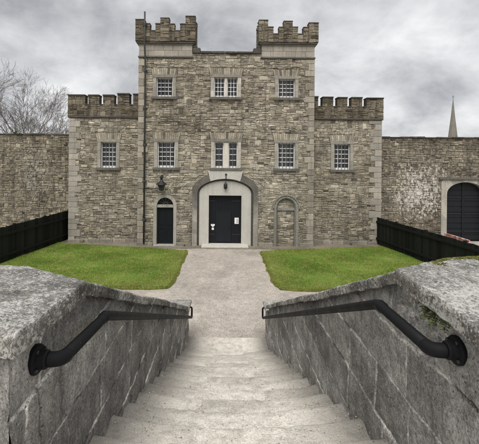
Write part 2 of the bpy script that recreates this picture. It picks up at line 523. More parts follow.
ops = []
def win_ops(a, b, lo, hi, head=.36):
    return [rect_open(a - .16, b + .16, lo - .12, hi + .14), rect_open(a - .26, b + .26, hi + .14, hi + .14 + head)]
for w in win1 + win2 + [twin1, twin2]: ops += win_ops(*w)
DCX, DH = .10, 1.30    # main arch centre, half width
ARCH_SP, ARCH_R = 2.62, .64
main_open = [rect_open(DCX - 1.55, DCX + 1.55, 0, 2.9), (2.9, 3.5, lambda v: (DCX - 1.55 + (v - 2.9) * 1.05, DCX + 1.55 - (v - 2.9) * 1.05)), rect_open(DCX - .86, DCX + .86, 3.5, 3.78)]
ops += main_open
SDX, SDH, SDS = -2.90, .42, 1.98
ops += arch_open(SDX, SDH + .09, SDS, .50, 0)
NX, NH, NS = 3.15, .42, 1.92
ops += arch_open(NX, NH + .12, NS, .53, 0)

mb = MB()
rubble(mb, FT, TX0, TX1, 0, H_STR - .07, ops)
# relieving arches of upright stones over the windows
for (a, b, lo, hi) in win1 + win2 + [twin1, twin2]:
    c0 = (a + b) / 2; v0 = hi + .14; n = int((b - a + .5) / .10); L = b - a + .52
    for i in range(n):
        t0 = -L / 2 + L * i / n + .006; t1 = -L / 2 + L * (i + 1) / n - .006
        f = .92; hgt = .33 + jit(.03)
        q = [(c0 + t0 * f, v0 + .01), (c0 + t1 * f, v0 + .01), (c0 + t1 * 1.02, v0 + hgt), (c0 + t0 * 1.02, v0 + hgt)]
        mb.prism(q, FT, -.02, .03 + jit(.008), stone_col(1.0))
    mb.prism([(c0 - L / 2, v0), (c0 + L / 2, v0), (c0 + L / 2, v0 + .36), (c0 - L / 2, v0 + .36)], FT, -.05, .002, (.16, .145, .12))
# strip between the string course and the parapet coping, behind the turrets
rubble(mb, FT, TUR[0][1], TUR[1][0], H_STR - .07, H_PAR - .06, rowh=.15)
# core sides and back
FTL = frame((TX0, YT, 0), (0, 1, 0), (-1, 0, 0)); FTR = frame((TX1, YT, 0), (0, 1, 0), (1, 0, 0))
for F in (FTL, FTR):
    rubble(mb, F, 0.02, 7.0, 0, H_STR - .07, rowh=.3)
mb.box(TX0, TX1, 25.9, 26.0, 0, H_PAR, (.25, .23, .19))
mb.add([(TX0, 19.4, 9.2), (TX1, 19.4, 9.2), (TX1, 26, 9.2), (TX0, 26, 9.2)], [(0, 1, 2, 3)], (.12, .12, .12))
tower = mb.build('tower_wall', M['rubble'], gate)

# dressed quoins on tower corners
for side, x in ((1, TX0), (-1, TX1)):
    mb = MB(); z = 0.0; k = 0
    while z < H_STR - .12:
        h = min(rng.uniform(.26, .36), H_STR - .075 - z); w = (.40 if k % 2 else .24) + jit(.07)
        a, b = sorted((x - side * .012, x + side * w))
        y1 = YT + (.3 if k % 2 else .45)
        f = rng.uniform(.62, 1.12)
        mb.bbox(a, b, YT - .05 - jit(.006), y1, z + .006, z + h - .006, .016, (f, f * .96, f * .88)); z += h; k += 1
    mb.build('quoin_stones', M['ashlar'], gate)

# string course + central parapet coping
for xa, xb in TUR:
    mb = MB(); mb.bbox(xa - .04, xb + .04, YT - .09, YT + .12, H_STR - .06, H_STR + .03, .02)
    mb.build('string_course', M['ashlar_dark'], gate)
mb = MB()
x = TUR[0][1] + .42
while x < TUR[1][0] - .43:
    w = min(.62 + jit(.1), TUR[1][0] - .42 - x); f = rng.uniform(.75, 1.3)
    mb.bbox(x + .004, x + w - .004, YT - .12, YT + .38, H_PAR - .06 + jit(.006), H_PAR + .05 + jit(.008), .02, (f, f, f)); x += w
mb.build('parapet_coping', M['coping_dark'], gate)
for a, b in ((TUR[0][1] + .02, TUR[0][1] + .40), (TUR[1][0] - .40, TUR[1][0] - .02)):
    mb = MB(); mb.bbox(a, b, YT - .10, YT + .4, H_PAR - .06, H_PAR + .22, .03)
    s = (a, a + .22) if a < 0 else (b - .22, b)
    mb.bbox(s[0], s[1], YT - .07, YT + .38, H_PAR + .222, H_PAR + .36, .03)
    mb.build('kneeler_block', M['coping_dark'], gate)

def crenel_ring(mbw, mbc, x0, x1, y0, y1, z0, prof_front, prof_side, th, openless=True):
    """stepped parapet walls round a rectangle; prof: list of (t0,t1,top) along the front"""
    def run(a, b, axis, fixed, inward, prof):
        for (t0, t1, top) in prof:
            p0 = a + (b - a) * t0; p1 = a + (b - a) * t1
            q0, q1 = sorted((fixed, fixed + inward * th))
            f = rng.uniform(.75, 1.15)
            if axis == 'x':
                n = max(1, round((top - z0) / .22)); z = z0
                if inward > 0:
                    rubble(mbw, frame((0, q0, 0), (1, 0, 0), (0, -1, 0)), p0, p1, z0, top, rowh=.16, wid=(.1, .3), k=rng.uniform(.72, .98), thin=.3)
                    mbw.box(p0, p1, q0 + .004, q1, z0, top - .002, (.16, .145, .12)); n = 0
                for i in range(n):
                    zz = z0 + (top - z0) * (i + 1) / n; f = rng.uniform(.65, 1.25)
                    m_ = rng.uniform(.3, .7) * (p1 - p0) + p0 if p1 - p0 > .4 else None
                    for (s0, s1) in ([(p0, m_), (m_, p1)] if m_ else [(p0, p1)]):
                        f = rng.uniform(.5, .95); c = stone_col(f)
                        mbw.bbox(s0 + .003, s1 - .003, q0 - rng.uniform(0, .015), q1, z + .003, zz - .003, .012, c)
                    z = zz
                mc_ = MB(); mc_.bbox(p0 - .012, p1 + .012, q0 - .035, q1 + .02, top, top + .055 + jit(.006), .015, (f, f, f)); mc_.build('merlon_cap', M['coping_dark'], mbc)
            else:
                mbw.bbox(q0, q1, p0 + .003, p1 - .003, z0, top, .012, stone_col(f * .75))
                mc_ = MB(); mc_.bbox(q0 - .03, q1 + .03, p0 - .012, p1 + .012, top, top + .055 + jit(.006), .015, (f, f, f)); mc_.build('merlon_cap', M['coping_dark'], mbc)
    run(x0, x1, 'x', y0, 1, prof_front)
    run(x0, x1, 'x', y1, -1, prof_front)
    run(y0 + th + .012, y1 - th - .012, 'y', x0, 1, prof_side)
    run(y0 + th + .012, y1 - th - .012, 'y', x1, -1, prof_side)

# turrets
for ti, (xa, xb) in enumerate(TUR):
    mb = MB()
    z0 = H_STR + .03; z1 = 10.02
    # plain dressed band, laid in blocks
    for r in range(2):
        za = z0 + (z1 - z0) * r / 2; zb = z0 + (z1 - z0) * (r + 1) / 2; x = xa
        while x < xb - .01:
            w = rng.uniform(.45, .8)
            if xb - x - w < .3: w = xb - x
            f = rng.uniform(.82, 1.12)
            mb.bbox(x + .003, x + w - .003, YT - .035, YT + .4, za + .003, zb - .003, .01, (f, f * .97, f * .92)); x += w
    mb.box(xa + .01, xb - .01, YT + .02, YT + 1.1, z0, z1, (.8, .78, .74))
    tb = mb.build('turret', M['ashlar'], gate)
    mb = MB()
    mb.bbox(xa - .06, xb + .06, YT - .10, YT + 1.2, z1, z1 + .05, .015, (1.9, 1.9, 1.85))
    mb.bbox(xa - .12, xb + .12, YT - .17, YT + 1.26, z1 + .052, z1 + .13, .02)
    mb.build('cornice', M['ashlar_dark'], tb)
    mw = MB()
    zb = z1 + .132
    dz = .08 if ti == 0 else -.03
    L, S, T = 10.56 + dz, 10.90 + dz, 11.19 + dz
    T0, T1 = (T - .08, T + .10) if ti == 0 else (T + .05, T - .07)
    prof = [(0, .155, T0), (.155, .245, S), (.245, .335, L), (.335, .415, S), (.415, .565, T), (.565, .655, S), (.655, .745, L), (.745, .835, S), (.835, 1, T1)]
    crenel_ring(mw, tb, xa - .15, xb + .15, YT - .19, YT + 1.28, zb, prof, prof, .34)
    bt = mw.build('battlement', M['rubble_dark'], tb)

# wings
H_WS = 6.43
for wi, (xa, xb, w, notch) in enumerate([
        (-8.0, TX0, wl, [(-7.18, -7.02), (-6.45, -6.26), (-5.68, -5.51), (-4.89, -4.70)]),
        (TX1, 8.17, wr, [(4.87, 5.08), (5.65, 5.86), (6.38, 6.58), (7.15, 7.36)])]):
    mb = MB()
    o = win_ops(*w)
    rubble(mb, FW, xa, xb, 0, H_WS, o)
    a, b, lo, hi = w; c0 = (a + b) / 2; v0 = hi + .14; L = b - a + .52; n = 13
    for i in range(n):
        t0 = -L / 2 + L * i / n + .006; t1 = -L / 2 + L * (i + 1) / n - .006; hgt = .33 + jit(.03)
        mb.prism([(c0 + t0 * .92, v0 + .01), (c0 + t1 * .92, v0 + .01), (c0 + t1 * 1.02, v0 + hgt), (c0 + t0 * 1.02, v0 + hgt)], FW, -.02, .03 + jit(.008), stone_col(1.0))
    mb.prism([(c0 - L / 2, v0), (c0 + L / 2, v0), (c0 + L / 2, v0 + .36), (c0 - L / 2, v0 + .36)], FW, -.05, .002, (.16, .145, .12))
    xo = xa if wi == 0 else xb; sg = -1 if wi == 0 else 1
    FS = frame((xo, YW, 0), (0, 1, 0), (sg, 0, 0))
    rubble(mb, FS, .02, 6.0, 0, H_WS, rowh=.28)
    mb.box(xa + .02, xb - .02, 25.6, 25.7, 0, H_WS, (.25, .23, .19))
    mb.add([(xa, 20, 6.6), (xb, 20, 6.6), (xb, 25.7, 6.6), (xa, 25.7, 6.6)], [(0, 1, 2, 3)], (.12, .12, .12))
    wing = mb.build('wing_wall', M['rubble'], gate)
    mb = MB(); z = 0; k = 0
    while z < H_WS - .1:
        h = min(rng.uniform(.24, .36), H_WS - .01 - z); ww = (.58 if k % 2 else .36) + jit(.1)
        p, q = (xo - .012, xo + ww) if wi == 0 else (xo - ww, xo + .012)
        f = rng.uniform(.75, 1.2)
        mb.bbox(p, q, YW - .05 - jit(.006), YW + (.3 if k % 2 else .5), z + .006, z + h - .006, .012, (f, f * .98, f * .94)); z += h; k += 1
    mb.build('quoin_stones', M['ashlar'], wing)
    mb = MB()
    x0_, x1_ = (xa - .07, xb) if wi == 0 else (xb + .07, xa)
    x0_, x1_ = min(x0_, x1_), max(x0_, x1_)
    mb.bbox(x0_, x1_, YW - .10, YW + .1, H_WS, H_WS + .085, .02)
    mb.build('string_course', M['coping_dark'], wing)
    # parapet with square merlons
    mw = MB(); mc = MB()
    zb, zn, zt = H_WS + .086, 7.10, 7.55
    FP = frame((0, YW - .05, 0), (1, 0, 0), (0, -1, 0))
    rubble(mw, FP, x0_, x1_, zb, zn, rowh=.2, k=.85)
    mw.box(x0_, x1_, YW - .045, YW + .36, zb, zn - .005, (.12, .105, .085))
    FPS = frame((x0_ if wi == 0 else x1_, YW - .045, 0), (0, 1, 0), (sg, 0, 0))
    rubble(mw, FPS, .01, 5.9, zb, zt - .1, rowh=.2, k=.85)
    edges = [x0_] + [e for nn in notch for e in nn] + [x1_]
    for i in range(0, len(edges), 2):
        p, q = edges[i], edges[i + 1]
        if q - p < .08: continue
        t = zt + jit(.03) + (.06 if (wi == 0 and i > 4) else 0)
        rubble(mw, FP, p, q, zn, t, rowh=.2, k=.85)
        mw.box(p, q, YW - .046, YW + .34, zn, t - .002, (.17, .15, .12))
        f = rng.uniform(.7, 1.4)
        mc = MB(); mc.bbox(p - .015, q + .015, YW - .13, YW + .38, t, t + .07 + jit(.012), .02, (f, f, f)); mc.build('merlon_cap', M['coping_dark'], wing)
        # matching merlon on the back wall of the wing roof, lower than the notches seen from the yard
    for nn in notch:
        mc = MB(); mc.bbox(nn[0] + .016, nn[1] - .016, YW - .115, YW + .36, zn, zn + .045, .012); mc.build('notch_sill', M['coping_dark'], wing)
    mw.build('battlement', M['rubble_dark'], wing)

# ---------------------------------------------------------------- windows
def window(fr, a, b, lo, hi, rows, cols, twin=False, pointed=True):
    mb = MB()
    d = .05; s = .165
    def blk(u0, u1, v0, v1, dp=d, bk=-.22, f=None):
        f = f or rng.uniform(.85, 1.15)
        mb.prism([(u0, v0), (u1, v0), (u1, v1), (u0, v1)], fr, bk, dp, (f, f * .98, f * .95))
    for (u0, u1) in ((a - s, a), (b, b + s)):
        n = 3
        for i in range(n):
            v0 = lo + (hi - lo) * i / n; v1 = lo + (hi - lo) * (i + 1) / n
            blk(u0, u1, v0 + .003, v1 - .003, d + jit(.006), -.22, rng.uniform(1.05, 1.5) * (1.5 if twin else 1))
    blk(a - s - .03, b + s + .03, hi, hi + .145, d + .012)
    if twin:
        c = (a + b) / 2; mwid = .115 if pointed else .05
        blk(c - mwid, c + mwid, lo, hi - .02, d - .03, -.2, 2.5)
        # pointed heads: spandrel pieces
        for (p, q) in ((a, c - mwid), (c + mwid, b)):
            w = q - p; m_ = (p + q) / 2; rise = .13
            if not pointed: continue
            n = 6
            left = [(p, hi - rise)] + [(p + (m_ - p) * (1 - math.cos(t * math.pi / 2 / n)), hi - rise + (rise - .015) * math.sin(t * math.pi / 2 / n)) for t in range(1, n + 1)]
            mb.prism(left + [(p, hi)][::1] if False else [(p, hi - .001)] + left, fr, -.18, d - .035, (2.1, 2.08, 2.0))
            right = [(2 * m_ - x, y) for x, y in left]
            mb.prism([(q, hi - .001)] + right, fr, -.18, d - .035, (2.1, 2.08, 2.0))
            for (u0, u1) in ((p, p + .035), (q - .035, q)):
                pass
    w = mb.build('window', M['ashlar_mid'], gate)
    mb = MB()
    mb.prism([(a - s - .06, lo - .12), (b + s + .06, lo - .12), (b + s + .06, lo), (a - s - .06, lo)], fr, -.2, .13, (1, 1, 1))
    mb.build('sill', M['ashlar_dark'], w)
    # sash
    lights = [(a, b)] if not twin else [(a, (a + b) / 2 - mwid), ((a + b) / 2 + mwid, b)]
    mb = MB(); mg = MB(); mi = MB()
    for (p, q) in lights:
        fw = .05
        def bar(u0, u1, v0, v1, d0, d1, t=mb): t.prism([(u0, v0), (u1, v0), (u1, v1), (u0, v1)], fr, d0, d1)
        bar(p, p + fw, lo, hi, -.16, -.09); bar(q - fw, q, lo, hi, -.16, -.09)
        bar(p + fw, q - fw, lo, lo + .10, -.16, -.09); bar(p + fw, q - fw, hi - .05, hi, -.16, -.09)
        for i in range(1, cols):
            u = p + fw + (q - p - 2 * fw) * i / cols
            bar(u - .012, u + .012, lo + .10, hi - .05, -.145, -.105)
        for j in range(1, rows):
            v = lo + .10 + (hi - lo - .15) * j / rows
            bar(p + fw, q - fw, v - .017, v + .017, -.15, -.102)
        mg.prism([(p, lo), (q, lo), (q, hi), (p, hi)], fr, -.2, -.155)
        nb = 5 if not twin else 3
        for i in range(nb):
            u = p + (q - p) * (i + .5) / nb
            mi.tube([fr(u, lo + .01, -.045), fr(u, hi - .01, -.045)], .011, 6)
    mb.build('sash_frame', M['white'], w); mg.build('glass_pane', M['glass'], w); mi.build('iron_grille', M['iron'], w)
    return w
for w in win1: window(FT, *w, 5, 4)
for w in win2: window(FT, *w, 4, 4)
window(FT, *twin1, 4, 2, True, True); window(FT, *twin2, 4, 3, True, False)
window(FW, *wl, 5, 4); window(FW, *wr, 5, 4)

# ---------------------------------------------------------------- main doorway
def resample(path, n):
    P = [Vector((*p, 0)) for p in path]; L = [0]
    for i in range(1, len(P)): L.append(L[-1] + (P[i] - P[i - 1]).length)
    out = []
    for k in range(n):
        t = L[-1] * k / (n - 1); i = 1
        while i < len(L) - 1 and L[i] < t: i += 1
        f = (t - L[i - 1]) / max(1e-9, L[i] - L[i - 1]); q = P[i - 1].lerp(P[i], min(1, f)); out.append((q.x, q.y))
    return out
DX0, DX1, DZ0, DZ1 = -.72, .92, .09, 2.52
mb = MB()
inner = [(DX0, 0), (DX0, DZ1 * .5), (DX0, DZ1)] + [(DX0 + (DX1 - DX0) * i / 16, DZ1) for i in range(1, 16)] + [(DX1, DZ1), (DX1, DZ1 * .5), (DX1, 0)]
a1 = arch_pts(DCX, DH, ARCH_SP, ARCH_R, 0, 16)
outer = [a1[0], (a1[0][0], 1.6)] + a1[1:-1] + [(a1[-1][0], 1.6), a1[-1]]
n = min(len(inner), len(outer))
mb.ring(inner[:n], outer[:n], FT, -.5, -.06)
arch_in = mb.build('doorway', M['plaster'], gate)
# dark moulded arch
mb = MB()
a2 = arch_pts(DCX, DH + .10, ARCH_SP, ARCH_R + .08, 0, 24); a1b = arch_pts(DCX, DH, ARCH_SP, ARCH_R, 0, 24)
mb.ring(a1b, a2, FT, -.2, .02, (.55, .55, .55), -.05)
outp = [(DCX - 1.64, 0), (DCX - 1.64, 2.95), (DCX - 1.40, 3.24), (DCX - 1.02, 3.50), (DCX - .85, 3.56), (DCX + .85, 3.56), (DCX + 1.02, 3.50), (DCX + 1.40, 3.24), (DCX + 1.64, 2.95), (DCX + 1.64, 0)]
Q = 60
ai = resample(a2, Q); ao = resample(outp, Q)
# separate voussoirs, paler near the foot
for i in range(Q - 1):
    t = abs(i - (Q - 2) / 2) / (Q / 2)
    blk = i // 4
    f = random.Random(blk).uniform(.85, 1.2) * (1.0 + 1.35 * min(1, max(0, (t - .42)) * 3.5))
    mb.ring(ai[i:i + 2], ao[i:i + 2], FT, -.1, .075 if i % 4 else .068, (f, f * .98, f * .95))
mb.build('arch_moulding', M['ashlar_dark'], arch_in)
# pale panel between the arch and the window sill
mb = MB()
mb.prism([(DCX - .74, 3.24), (DCX - .88, 3.775), (DCX + .88, 3.775), (DCX + .74, 3.24), (DCX + .4, 3.335), (DCX, 3.37), (DCX - .4, 3.335)][::-1], FT, -.05, .092)
mb.build('stone_panel', M['plaster'], arch_in)
mb = MB(); mb.bbox(-1.05, 1.25, YT - .55, YT + .3, 0.0, .085, .015); mb.build('doorstep', M['plaster'], arch_in)
# leaf
FD = frame((0, YT + .30, 0), (1, 0, 0), (0, -1, 0))
mb = MB(); mb.prism([(DX0, DZ0), (DX1, DZ0), (DX1, DZ1), (DX0, DZ1)], FD, -.1, 0)
nb = 10
for i in range(nb):
    u0 = DX0 + (DX1 - DX0) * i / nb; u1 = DX0 + (DX1 - DX0) * (i + 1) / nb
    if u1 < -.36 or u0 > .55 or True:
        mb.prism([(u0 + .006, DZ0 + .02), (u1 - .006, DZ0 + .02), (u1 - .006, DZ1 - .02), (u0 + .006, DZ1 - .02)], FD, 0, .012)
door = mb.build('door', M['door'], gate)
mb = MB()
W0, W1, W2 = -.33, .36, 1.72
mb.prism([(W0, .16), (W1, .16), (W1, W2), (W0, W2)], FD, .012, .04)
for (u0, u1, v0, v1) in ((W0 - .05, W0, .12, W2 + .05), (W1, W1 + .05, .12, W2 + .05), (W0, W1, W2, W2 + .05)):
    mb.prism([(u0, v0), (u1, v0), (u1, v1), (u0, v1)], FD, .012, .055)
wk = mb.build('wicket_door', M['door2'], door)
mb = MB(); mb.lathe([(0, .06), (.02, .06), (.026, .045), (.012, .02), (.012, 0)], FD(.29, .95, .04), (0, -1, 0), 12); mb.build('door_knob', M['iron'], door)
mb = MB()
for v in (.5, 2.2):
    for u0, u1 in ((DX0 + .03, W0 - .08), (W1 + .08, DX1 - .03)):
        mb.prism([(u0, v), (u1, v), (u1, v + .06), (u0, v + .06)], FD, .012, .022)
mb.build('strap_hinge', M['iron'], door)
mb = MB()   # heart shaped notice over a small square one
hp = []
for i in range(24):
    w = 2 * math.pi * i / 24
    hp.append((-.515 + .0065 * 16 * math.sin(w) ** 3, .985 + .0062 * (13 * math.cos(w) - 5 * math.cos(2 * w) - 2 * math.cos(3 * w) - math.cos(4 * w))))
mb.prism(hp[::-1], FD, .012, .02)
mb.prism([(-.57, .755), (-.46, .755), (-.46, .865), (-.57, .865)], FD, .012, .019)
n1 = mb.build('notice', M['paper'], door); n1['label'] = 'white heart shaped notice above a small square one'
mb = MB(); mb.prism([(.585, 1.07), (.795, 1.07), (.795, 1.38), (.585, 1.38)], FD, .012, .02)
n2 = mb.build('notice', M['paper'], door); n2['label'] = 'white rectangular paper notice'
mb = MB()
mb.prism([(.68, 1.10), (.765, 1.10), (.765, 1.33), (.68, 1.33)], FD, .0202, .0212)
mb.build('printed_panel', M['ink'], door)
# lantern over the door and its small bracket
mb = MB()
bx, bz = .11, 2.98
mb.lathe([(.0, .19), (.03, .185), (.05, .15), (.09, .12), (.10, .10), (.085, .095), (.095, 0), (.085, -.08), (.05, -.13), (0, -.14)], (bx, YT - .06, bz), (0, 0, 1), 16)
mb.tube([(bx, YT - .06, bz + .17), (bx, YT - .02, bz + .22), (bx, YT + .08, bz + .22)], .014, 8)
mb.build('door_lantern', M['iron'], gate)
mb = MB()
mb.tube([(bx + .02, YT - .10, 3.33), (bx + .02, YT - .12, 3.58)], .022, 8); mb.bbox(bx - .03, bx + .07, YT - .13, YT - .092, 3.55, 3.62, .01)
mb.build('lantern_bracket', M['iron'], gate)

# ---------------------------------------------------------------- small door and blind niche
mb = MB()
FNs = FT
pi_ = arch_pts(SDX, SDH, SDS, SDH, 0, 20); po_ = arch_pts(SDX, SDH + .16, SDS, SDH + .15, 0, 20)
for i in range(len(pi_) - 1):
    f = .95 + .2 * ((i * 7) % 5) / 5
    mb.ring(pi_[i:i + 2], po_[i:i + 2], FT, -.25, .055, (f, f, f * .97))
sd = mb.build('side_doorway', M['ashlar'], gate)
mb = MB(); mb.prism([(SDX - SDH, SDS - .08), (SDX + SDH, SDS - .08), (SDX + SDH, SDS + .06), (SDX - SDH, SDS + .06)], FT, -.22, -.02); mb.build('transom', M['ashlar'], sd)
mb = MB(); mb.prism([(SDX - SDH, .06), (SDX + SDH, .06), (SDX + SDH, SDS - .08), (SDX - SDH, SDS - .08)], FT, -.24, -.16)
for (u0, u1) in ((SDX - .34, SDX - .04), (SDX + .04, SDX + .34)):
    for (v0, v1) in ((.2, .85), (1.0, 1.78)):
        mb.ring([(u0 + .03, v0 + .03), (u1 - .03, v0 + .03), (u1 - .03, v1 - .03), (u0 + .03, v1 - .03), (u0 + .03, v0 + .03)], [(u0, v0), (u1, v0), (u1, v1), (u0, v1), (u0, v0)], FT, -.16, -.145)
mb.lathe([(0, .05), (.02, .05), (.022, .035), (.01, .015), (.01, 0)], FT(SDX + .36, .95, -.16), (0, -1, 0), 10)
mb.build('door', M['door'], sd)
mb = MB(); pts = arch_pts(SDX, SDH, SDS + .06, SDH - .06, SDS + .06, 20)
mb.prism(pts[1:-1][::-1], FT, -.22, -.2); mb.build('fanlight', M['glass'], sd)
mb = MB()
for k in range(1, 6):
    w = math.pi * k / 6
    mb.tube([FT(SDX + .1 * math.cos(w), SDS + .06 + .1 * math.sin(w), -.19), FT(SDX + SDH * math.cos(w), SDS + .06 + (SDH - .06) * math.sin(w), -.19)], .009, 6)
mb.tube([FT(SDX + .1 * math.cos(math.pi * k / 10), SDS + .06 + .1 * math.sin(math.pi * k / 10), -.19) for k in range(11)], .009, 6)
mb.build('fanlight_bars', M['pipe2'], sd)
mb = MB(); mb.bbox(SDX - .55, SDX + .55, YT - .22, YT + .2, 0, .055, .012); mb.build('doorstep', M['ashlar'], sd)

mb = MB()
pi_ = arch_pts(NX, NH, NS, NH + .02, 0, 20); pm_ = arch_pts(NX, NH + .07, NS, NH + .09, 0, 20); po_ = arch_pts(NX, NH + .20, NS, NH + .21, 0, 20); ph_ = arch_pts(NX, NH + .25, NS, NH + .27, NS - .05, 20)
for i in range(len(pi_) - 1):
    f = .85 + .3 * ((i * 7) % 5) / 5
    mb.ring(pi_[i:i + 2], pm_[i:i + 2], FT, -.2, .02, (f * .8, f * .8, f * .77), -.05)
    mb.ring(pm_[i:i + 2], po_[i:i + 2], FT, -.2, .05, (f, f, f * .96))
ni = mb.build('blind_niche', M['ashlar_mid'], gate)
mb = MB(); mb.ring(po_[1:-1], ph_[1:-1], FT, 0, .095); mb.build('hood_mould', M['ashlar_mid'], ni)
mb = MB(); FNI = frame((0, YT + .14, 0), (1, 0, 0), (0, -1, 0))
rubble(mb, FNI, NX - NH, NX + NH, 0, 1.80, rowh=.2, wid=(.12, .35))
rubble(mb, FNI, NX - NH, NX + NH, 1.90, NS + NH, rowh=.16, wid=(.12, .35))
mb.build('stone_infill', M['rubble'], ni)
mb = MB(); mb.prism([(NX - NH, 1.80), (NX + NH, 1.80), (NX + NH, 1.92), (NX - NH, 1.92)], FT, -.2, -.03); mb.build('transom', M['ashlar_mid'], ni)

# plinth course
mb = MB()
for (p, q, yy) in ((TX0 - .03, SDX - .6, YT), (SDX + .6, DCX - 1.66, YT), (DCX + 1.66, NX - .65, YT), (NX + .65, TX1 + .03, YT), (-8.03, TX0 - .03, YW), (TX1 + .03, 8.2, YW)):
    mb = MB(); x = p
    while x < q - .02:
        w = rng.uniform(.4, .8)
        if q - x - w < .25: w = q - x
        f = rng.uniform(.7, 1.2)
        mb.bbox(x + .004, x + w - .004, yy - .085 - jit(.012), yy + .05, 0, .17 + jit(.03), .015, (f, f * .97, f * .9)); x += w
    mb.build('plinth_stones', M['ashlar_mid'], gate)

# drainpipe
mb = MB()
px = -3.93
mb.tube([(px, YT - .33, 11.55), (px, YT - .33, 9.9), (px, YT - .14, 9.3), (px, YT - .12, 8.9), (px, YT - .12, .12)], .042, 10)
pp = mb.build('drainpipe', M['pipe'], gate, True)
for z in (10.9, 8.7, 6.85, 5.0, 3.2, 1.3):
    mb = MB(); y = YT - .33 if z > 9.9 else YT - .12
    mb.lathe([(.042, -.06), (.06, -.05), (.06, .05), (.042, .06)], (px, y, z), (0, 0, 1), 12)
    mb.bbox(px - .1, px + .1, y + .03, YT - .03 if z < 9.9 else y + .15, z - .025, z + .025, .005)
    mb.build('pipe_collar', M['pipe'], pp)
# wall lantern beside the pipe
mb = MB()
lx = -3.03; ly = YT - .38
mb.lathe([(0, .62), (.03, .6), (.035, .55), (.09, .53), (.10, .47), (.06, .44), (.05, .36), (.10, .30), (.26, .16), (.27, .13), (.20, .12), (.17, .05), (.13, 0), (.12, -.12), (.09, -.15), (0, -.15)], (lx, ly, 2.93), (0, 0, 1), 18)
wlmp = mb.build('wall_lantern', M['iron'], gate)
mb = MB()
mb.tube([(px + .05, YT - .14, 2.86), (px + .3, YT - .3, 2.86), (lx - .05, ly, 2.86)], .026, 8)
mb.tube([(lx, ly, 3.5), (lx, YT - .2, 3.52), (lx, YT + .02, 3.48)], .018, 8)
mb.build('lantern_arm', M['iron'], wlmp)

# ================================================================== YARD WALLS
def yard_wall(name, label, xa, xb, mat, ops, y, loc):
    t = thing(name, label, 'wall', loc)
    F = frame((0, y, 0), (1, 0, 0), (0, -1, 0))
    mb = MB()
    rubble(mb, F, xa, xb, 0, 5.58, ops, rowh=.15, wid=(.08, .30), k=.95, thin=.5, depth=.035)
    mb.box(xa, xb, y + .55, y + .6, 0, 5.58, (.25, .23, .2))
    mb.box(xa, xb, y + .02, y + .55, 5.4, 5.57, (.2, .18, .15))
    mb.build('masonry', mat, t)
    mb = MB(); x = xa
    while x < xb - .02:
        w = min(rng.uniform(.35, .8), xb - x); f = rng.uniform(.6, 1.5)
        mb.bbox(x + .004, x + w - .004, y - .08 - jit(.02), y + .66, 5.58, 5.66 + jit(.02), .02, (f, f, f * .9)); x += w
    mb.build('coping', M['coping_dark'], t)
    return t
YP = 20.5
lw = yard_wall('yard_wall', 'high dark rubble wall running from the low wing, in front of the bare trees', -26, -8.02, M['rubble_left'], [], YP, (-14, YP, 0))
GX, GH, GS, GR = 13.05, 1.02, 2.62, .62
gops = [rect_open(GX - GH - .2, GX + GH + .2, 0, 2.62)] + [(2.62, 2.9, lambda v: (GX - GH - .2, GX + GH + .2)), (2.9, 3.34, lambda v: (GX - GH - .2, GX + GH + .2))]
rw = yard_wall('yard_wall', 'high rubble wall streaked with old white limewash, pierced by an arched gate', 8.2, 28, M['rubble_right'], gops, YP, (14, YP, 0))
FY = frame((0, YP, 0), (1, 0, 0), (0, -1, 0))
mb = MB()
gi = arch_pts(GX, GH, GS, GR, 0, 20); go = [(GX - GH - .34, 0)] + [(GX - GH - .34, 3.42)] * 1
a = resample(gi, 50)
op = resample([(GX - GH - .3, 0), (GX - GH - .3, 3.36), (GX + GH + .3, 3.36), (GX + GH + .3, 0)], 50)
for i in range(49):
    f = random.Random(i // 4 + 50).uniform(.85, 1.2)
    mb.ring(a[i:i + 2], op[i:i + 2], FY, -.3, .07, (f, f, f * .96))
gs = mb.build('gate_surround', M['ashlar'], rw)
mb = MB(); mb.bbox(GX - GH - .42, GX + GH + .42, YP - .16, YP + .2, 3.362, 3.50, .02); mb.build('hood_mould', M['ashlar_dark'], gs)
mb = MB(); FG = frame((0, YP + .25, 0), (1, 0, 0), (0, -1, 0))
gp = arch_pts(GX, GH - .002, GS, GR - .002, .05, 20)
mb.prism(gp[::-1], FG, -.1, 0)
for v in np.arange(.12, 3.1, .30):
    half = GH - .03 if v + .2 < GS else (GH * math.sqrt(max(0, 1 - ((v + .2 - GS) / GR) ** 2)) - .04)
    if half > .1:
        for (p, q) in ((GX - half, GX - .05), (GX + .05, GX + half)):
            mb.prism([(p, v), (q, v), (q, v + .22), (p, v + .22)], FG, 0, .025)
mb.prism([(GX - .045, .08), (GX + .045, .08), (GX + .045, 3.18), (GX - .045, 3.18)], FG, 0, .05)
gt = mb.build('gate', M['door2'], rw)
mb = MB()
for v in (.55, 1.5, 2.4):
    mb.tube([FG(GX - GH + .03, v, .05), FG(GX - .08, v, .05)], .018, 6); mb.tube([FG(GX + .08, v, .05), FG(GX + GH - .03, v, .05)], .018, 6)
mb.build('gate_band', M['iron'], gt)

